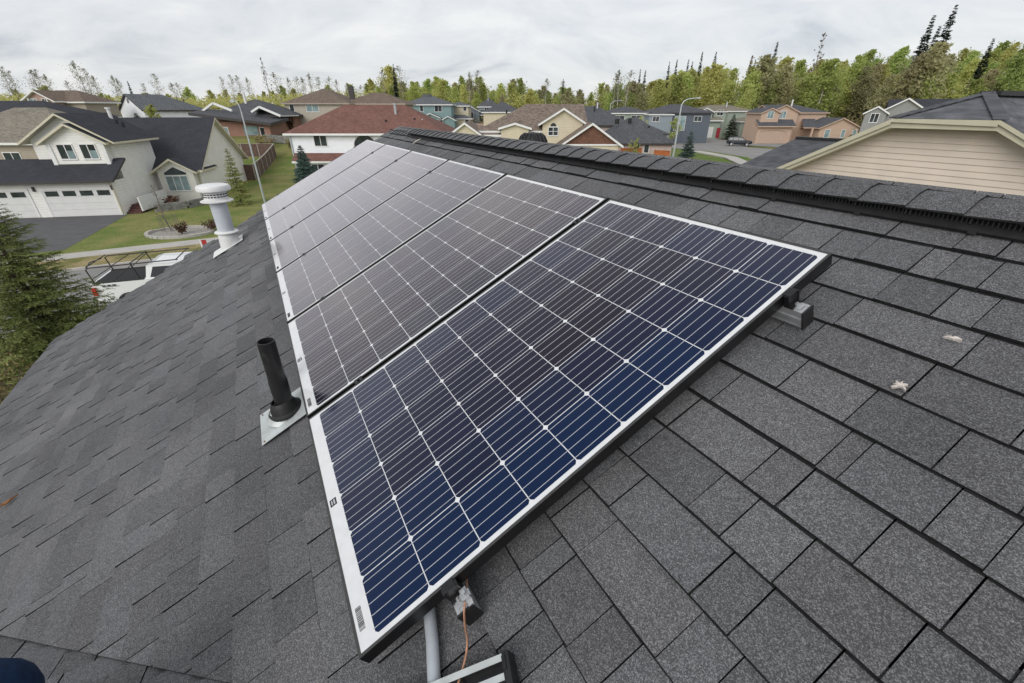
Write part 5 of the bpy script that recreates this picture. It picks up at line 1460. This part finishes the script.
for k in range(40):
    px = 372 + 330 * (k + rt.random()) / 40; y = rt.uniform(154, 176); x = (px - 512) * y / 492
    py = prof(px) + rt.gauss(3, 5); hh = top_z(py, y) - hgt(x, y)
    if hh > 3.5: place(rt.choice(birches), x, y, hh, 10, LB, 'tree', GB, used, rt.uniform(.85, 1.25))
# hillside on the right: nearer, lower trees in front of the tall ones
for k in range(46):
    px = 690 + 400 * (k + rt.random()) / 46; y = rt.uniform(134, 144)
    if px > 870: y = rt.uniform(108, 124)
    x = (px - 512) * y / 492; py = prof(px) + rt.uniform(8, 34); hh = top_z(py, y) - hgt(x, y)
    if hh < 3.5: continue
    place(rt.choice(birches), x, y, hh, 10, LB, 'tree', GB, used, rt.uniform(.9, 1.3))
# tall thin birches standing above the low scrub on the left
for px, py in ((20, 66), (26, 70), (46, 70), (53, 69), (60, 74), (77, 80), (92, 62), (97, 68), (103, 75), (122, 75), (128, 78), (151, 82), (163, 73), (178, 82), (186, 82), (228, 76), (237, 74), (245, 75), (253, 77), (283, 72), (293, 77), (301, 76), (307, 77), (315, 73), (323, 76), (332, 76), (341, 79), (350, 82), (362, 84)):
    y = rt.uniform(128, 160); x = (px - 512) * y / 492
    place(rt.choice(thin), x, y, top_z(py, y) - hgt(x, y), 14, 'tall thin birch with sparse leaves above the scrub on the left', 'tree', 'tall thin birches on the left', used, rt.uniform(.8, 1.15))
for px, py in ((386, 70), (399, 68), (404, 66), (470, 72), (480, 70), (545, 78), (562, 80), (613, 74), (617, 70), (625, 70)):
    y = rt.uniform(135, 150); x = (px - 512) * y / 492
    place(rt.choice(thin), x, y, top_z(py, y) - hgt(x, y), 14, 'tall thin birch rising above the woods in the middle', 'tree', 'tall thin birches in the middle', used, 1.0)
for px, py, lb_ in ((272, 58, 'tall bare tree standing behind the tan two storey house'), (803, 36, 'bare tree sticking out of the woods on the right'), (741, 56, 'bare grey tree left of the tall spruce on the hillside')):
    y = 140; x = (px - 512) * y / 492
    place(bare, x, y, top_z(py, y) - hgt(x, y), 14, lb_, 'tree', None, used, .8)
# dark spruces
SP = [(137, 80), (398, 64), (562, 78), (636, 69), (641, 70), (663, 62), (670, 60), (681, 60), (685, 62), (693, 53), (706, 53), (741, 57), (745, 60), (762, 44), (900, 21), (917, 12), (909, 30), (964, 41), (180, 94), (186, 97)]
for px, py in SP:
    y = rt.uniform(132, 150) if px > 560 else rt.uniform(125, 140); 
    if px > 880: y = 118
    x = (px - 512) * y / 492
    lb_ = 'dark spruce standing among the birches of the woods'; gp = 'dark spruces of the woods'
    if px == 917: lb_, gp = 'tallest dark spruce on the right, its top highest against the sky', None
    if px == 900: lb_, gp = 'dark spruce just left of the tallest one on the right', None
    if px == 762: lb_, gp = 'bushy topped dark spruce above the peach house', None
    if px == 398: lb_, gp = 'dark spruce with bare lower trunk above the teal house', None
    place(rt.choice(spr), x, y, top_z(py, y) - hgt(x, y), 16, lb_, 'tree', gp, used, rt.uniform(.5, .68) if px < 880 else .85)
    if px > 560:
        px += rt.choice((-4, 3, 5)); y -= 7; x = (px - 512) * y / 492; py += rt.uniform(11, 17) + (20 if px > 880 else 0)
        place(rt.choice(birches), x, y, top_z(py, y) - hgt(x, y), 10, LB, 'tree', GB, used, rt.uniform(.9, 1.2))
# low scrub and woodland floor that nobody could count
ub = MB(); ru = random.Random(9)
for k in range(2600):
    px = ru.uniform(-90, 1120); y = ru.uniform(116, 176)
    if px > 860: y = ru.uniform(92, 150)
    elif px > 600: y = ru.uniform(133, 156)
    x = (px - 512) * y / 492; zz = hgt(x, y); tall = ru.uniform(1.2, 4.2) * (1.5 if px < 380 else 1.0)
    for q in range(13):
        leaf(ub, Vector((x + ru.gauss(0, .8), y + ru.gauss(0, .8), zz + tall * ru.random() ** .7)), .42, ru)
o = ub.build('undergrowth', F_under, recalc=False); tag(o, 'low brownish scrub filling the floor of the woods', kind='stuff')
ub = MB()
for k in range(2300):
    px = ru.uniform(-60, 1110); y = ru.uniform(118, 165) if px < 380 else ru.uniform(152, 182); x = (px - 512) * y / 492; zz = hgt(x, y); tall = max(2, top_z(prof(px) + ru.uniform(2, 9) + (6 if px > 380 else 0), y) - zz)
    for q in range(22):
        leaf(ub, Vector((x + ru.gauss(0, .9), y + ru.gauss(0, .9), zz + tall * ru.random() ** .6)), .40, ru)
o = ub.build('scrub', F_birch, recalc=False); tag(o, 'yellow green thicket filling the woods below the treetops', kind='stuff')

# near spruce at the left edge
t = conifer('spruce_tree', 500, 6.2, 2.1, F_spruce2, 34, 11, .40, tr=.10, droop=.03, base=.03, sprays=16, fine=10)
t.location = (-12.1, 10.1, 0); tag(t, 'big yellow green spruce at the left edge beside the roof', 'tree')
t = conifer('spruce_tree', 501, 4.1, 1.45, F_blue, 22, 10, .5, tr=.07, sprays=11, fine=4)
t.location = (-20.6, 46.0, hgt(-20.6, 46)); tag(t, 'small blue green spruce in front of the white house with the red roof', 'tree')
t.scale = (1, 1, 1.08)
t = conifer('spruce_tree', 502, 4.9, 1.5, F_blue, 15, 9, .55, tr=.08, sprays=10, fine=4, droop=.1)
t.location = (22.4, 60, hgt(22.4, 60) - .1); tag(t, 'small open spruce right of the street lamp behind our ridge', 'tree')
t = conifer('spruce_tree', 503, 4.6, 1.15, F_spruce2, 14, 7, .4, tr=.04, sprays=6, fine=4, droop=.05)
t.location = (-24.2, 40.0, 0); tag(t, 'slender yellow green young spruce beside the cream house', 'tree')
for x, y, hh, lb_ in ((52.6, 115.5, 5.6, 'dark green bushy conifer in front of the sage green house'), (-58.5, 76, 3.2, 'small dark conifer against the wall of the brown roofed gable house'), (-42.8, 92, 0, '')):
    if hh:
        t = conifer('conifer', int(x * 7) & 255, hh, hh * .34, F_spruce, 16, 8, .7, tr=.08, sprays=6); t.location = (x, y, hgt(x, y)); tag(t, lb_, 'tree')
for k, (x, y, hh, lb_) in enumerate(((15.6, 61, 3.8, 'young leafing tree in front of the pinkish house wall'), (25.6, 96, 5.2, 'pale leafing tree in front of the light blue wing down the street'), (33, 98, 5, 'slim leafing tree left of the slate blue house'), (-46, 84, 4.6, 'yellow green bushy tree between the brick house and the tan house'), (-57, 78, 4.2, 'yellow green bush tree in front of the white gabled house'))):
    t = broadleaf('young_tree', 600 + k, hh, hh * .3, .2, 420, .2, M_bark, F_birch, .15 if y < 70 else .24, limbs=24, tr=.05); t.location = (x, y, hgt(x, y)); tag(t, lb_, 'tree')
def shrub(x, y, r, hh, fm, label, n=260, z=None, lsz=.12, cat='shrub', name='shrub'):
    rg = random.Random(int(abs(x * 31 + y * 17))); root = empty(name, (x, y, hgt(x, y) if z is None else z), 0, label, cat)
    tb = MB(); cb = MB()
    for k in range(14):
        an = rg.uniform(0, 6.28); q = Vector((math.cos(an) * r * rg.uniform(.3, .9), math.sin(an) * r * rg.uniform(.3, .9), hh * rg.uniform(.6, 1)))
        tb.tube([(0, 0, 0), q * .5 + Vector((0, 0, hh * .1)), q], [.02, .012, .005], 0, 4, cap=False)
        for j in range(n // 14): leaf(cb, q * rg.uniform(.35, 1.08) + Vector((rg.gauss(0, .13), rg.gauss(0, .13), rg.gauss(0, .1))) * r, lsz, rg)
    tb.build('stems', M_bark, root, recalc=False); cb.build('foliage', fm, root, recalc=False); return root
shrub(-22.6, 29.6, .55, .8, F_heath, 'round reddish brown shrub in the gravel bed', lsz=.09)
shrub(-21.0, 30.4, .7, .8, F_heath, 'wider reddish brown shrub at the right end of the gravel bed', lsz=.09)
shrub(-29.6, 38.9, .8, .9, F_heath, 'brown leafless shrub beside the front steps', lsz=.12)
shrub(-32.5, 70.5, 1.3, 1.7, F_birch2, 'yellowish shrub on the bank below the brick house', 400, lsz=.2)
shrub(-29.0, 68.5, 1.6, 1.9, F_heath, 'brown shrub on the bank beside the retaining wall', 400, lsz=.2)
shrub(-36.5, 70.0, 1.6, 2.0, F_under, 'olive shrub behind the back yard fence', 400, lsz=.2)
shrub(-38.0, 82, 1.3, 2.6, F_heath, 'reddish shrub left of the tan two storey house', 300, lsz=.3)
shrub(-10.6, 7.6, 1.5, 2.6, F_brown, 'bare brown shrub below the spruce at the left edge', 2600, lsz=.045)
shrub(-12.6, 8.4, 1.5, 3.0, F_under, 'olive green shrub at the far left below the spruce', 2600, lsz=.045)
# planter: gravel bed, kerb stones, sapling in a wire cage
b = MB(); b.poly([(-22.9 + 2.1 * math.cos(k * math.pi / 12) * .97, 29.9 + 1.5 * math.sin(k * math.pi / 12), .03) for k in range(24)])
tag(b.build('gravel_bed', M_gravel), kind='structure')
b = MB(); rg = random.Random(4)
for k in range(30):
    an = 2 * math.pi * k / 30; b.box(-.21, .21, -.09, .09, 0, .14 + rg.uniform(0, .05), 0, Matrix.Translation((2.05 * math.cos(an), 1.5 * math.sin(an), 0)) @ Matrix.Rotation(an + R(90), 4, 'Z'))
o = b.build('stone_edging', M_conc); o.location = (-22.9, 29.9, 0); tag(o, 'ring of pale edging stones round the gravel bed', 'edging')
t = broadleaf('sapling', 700, 3.1, .55, .25, 40, .2, M_bark, F_heath, .05, limbs=16, tr=.035); t.location = (-24.0, 30.6, 0); tag(t, 'leafless sapling in the front lawn inside a wire cage', 'tree')
b = MB()
for k in range(8):
    an = k * math.pi / 4; b.tube([(.55 * math.cos(an), .55 * math.sin(an), 0), (.55 * math.cos(an), .55 * math.sin(an), 1.1)], .014, 0, 4)
for z in (.1, .4, .7, 1.0): b.tube([(.55 * math.cos(k * math.pi / 8), .55 * math.sin(k * math.pi / 8), z) for k in range(17)], .010, 0, 4)
o = b.build('wire_cage', M_bark); o.location = (-24.0, 30.6, 0); tag(o, 'thin wire cage round the sapling on the front lawn', 'wire cage')
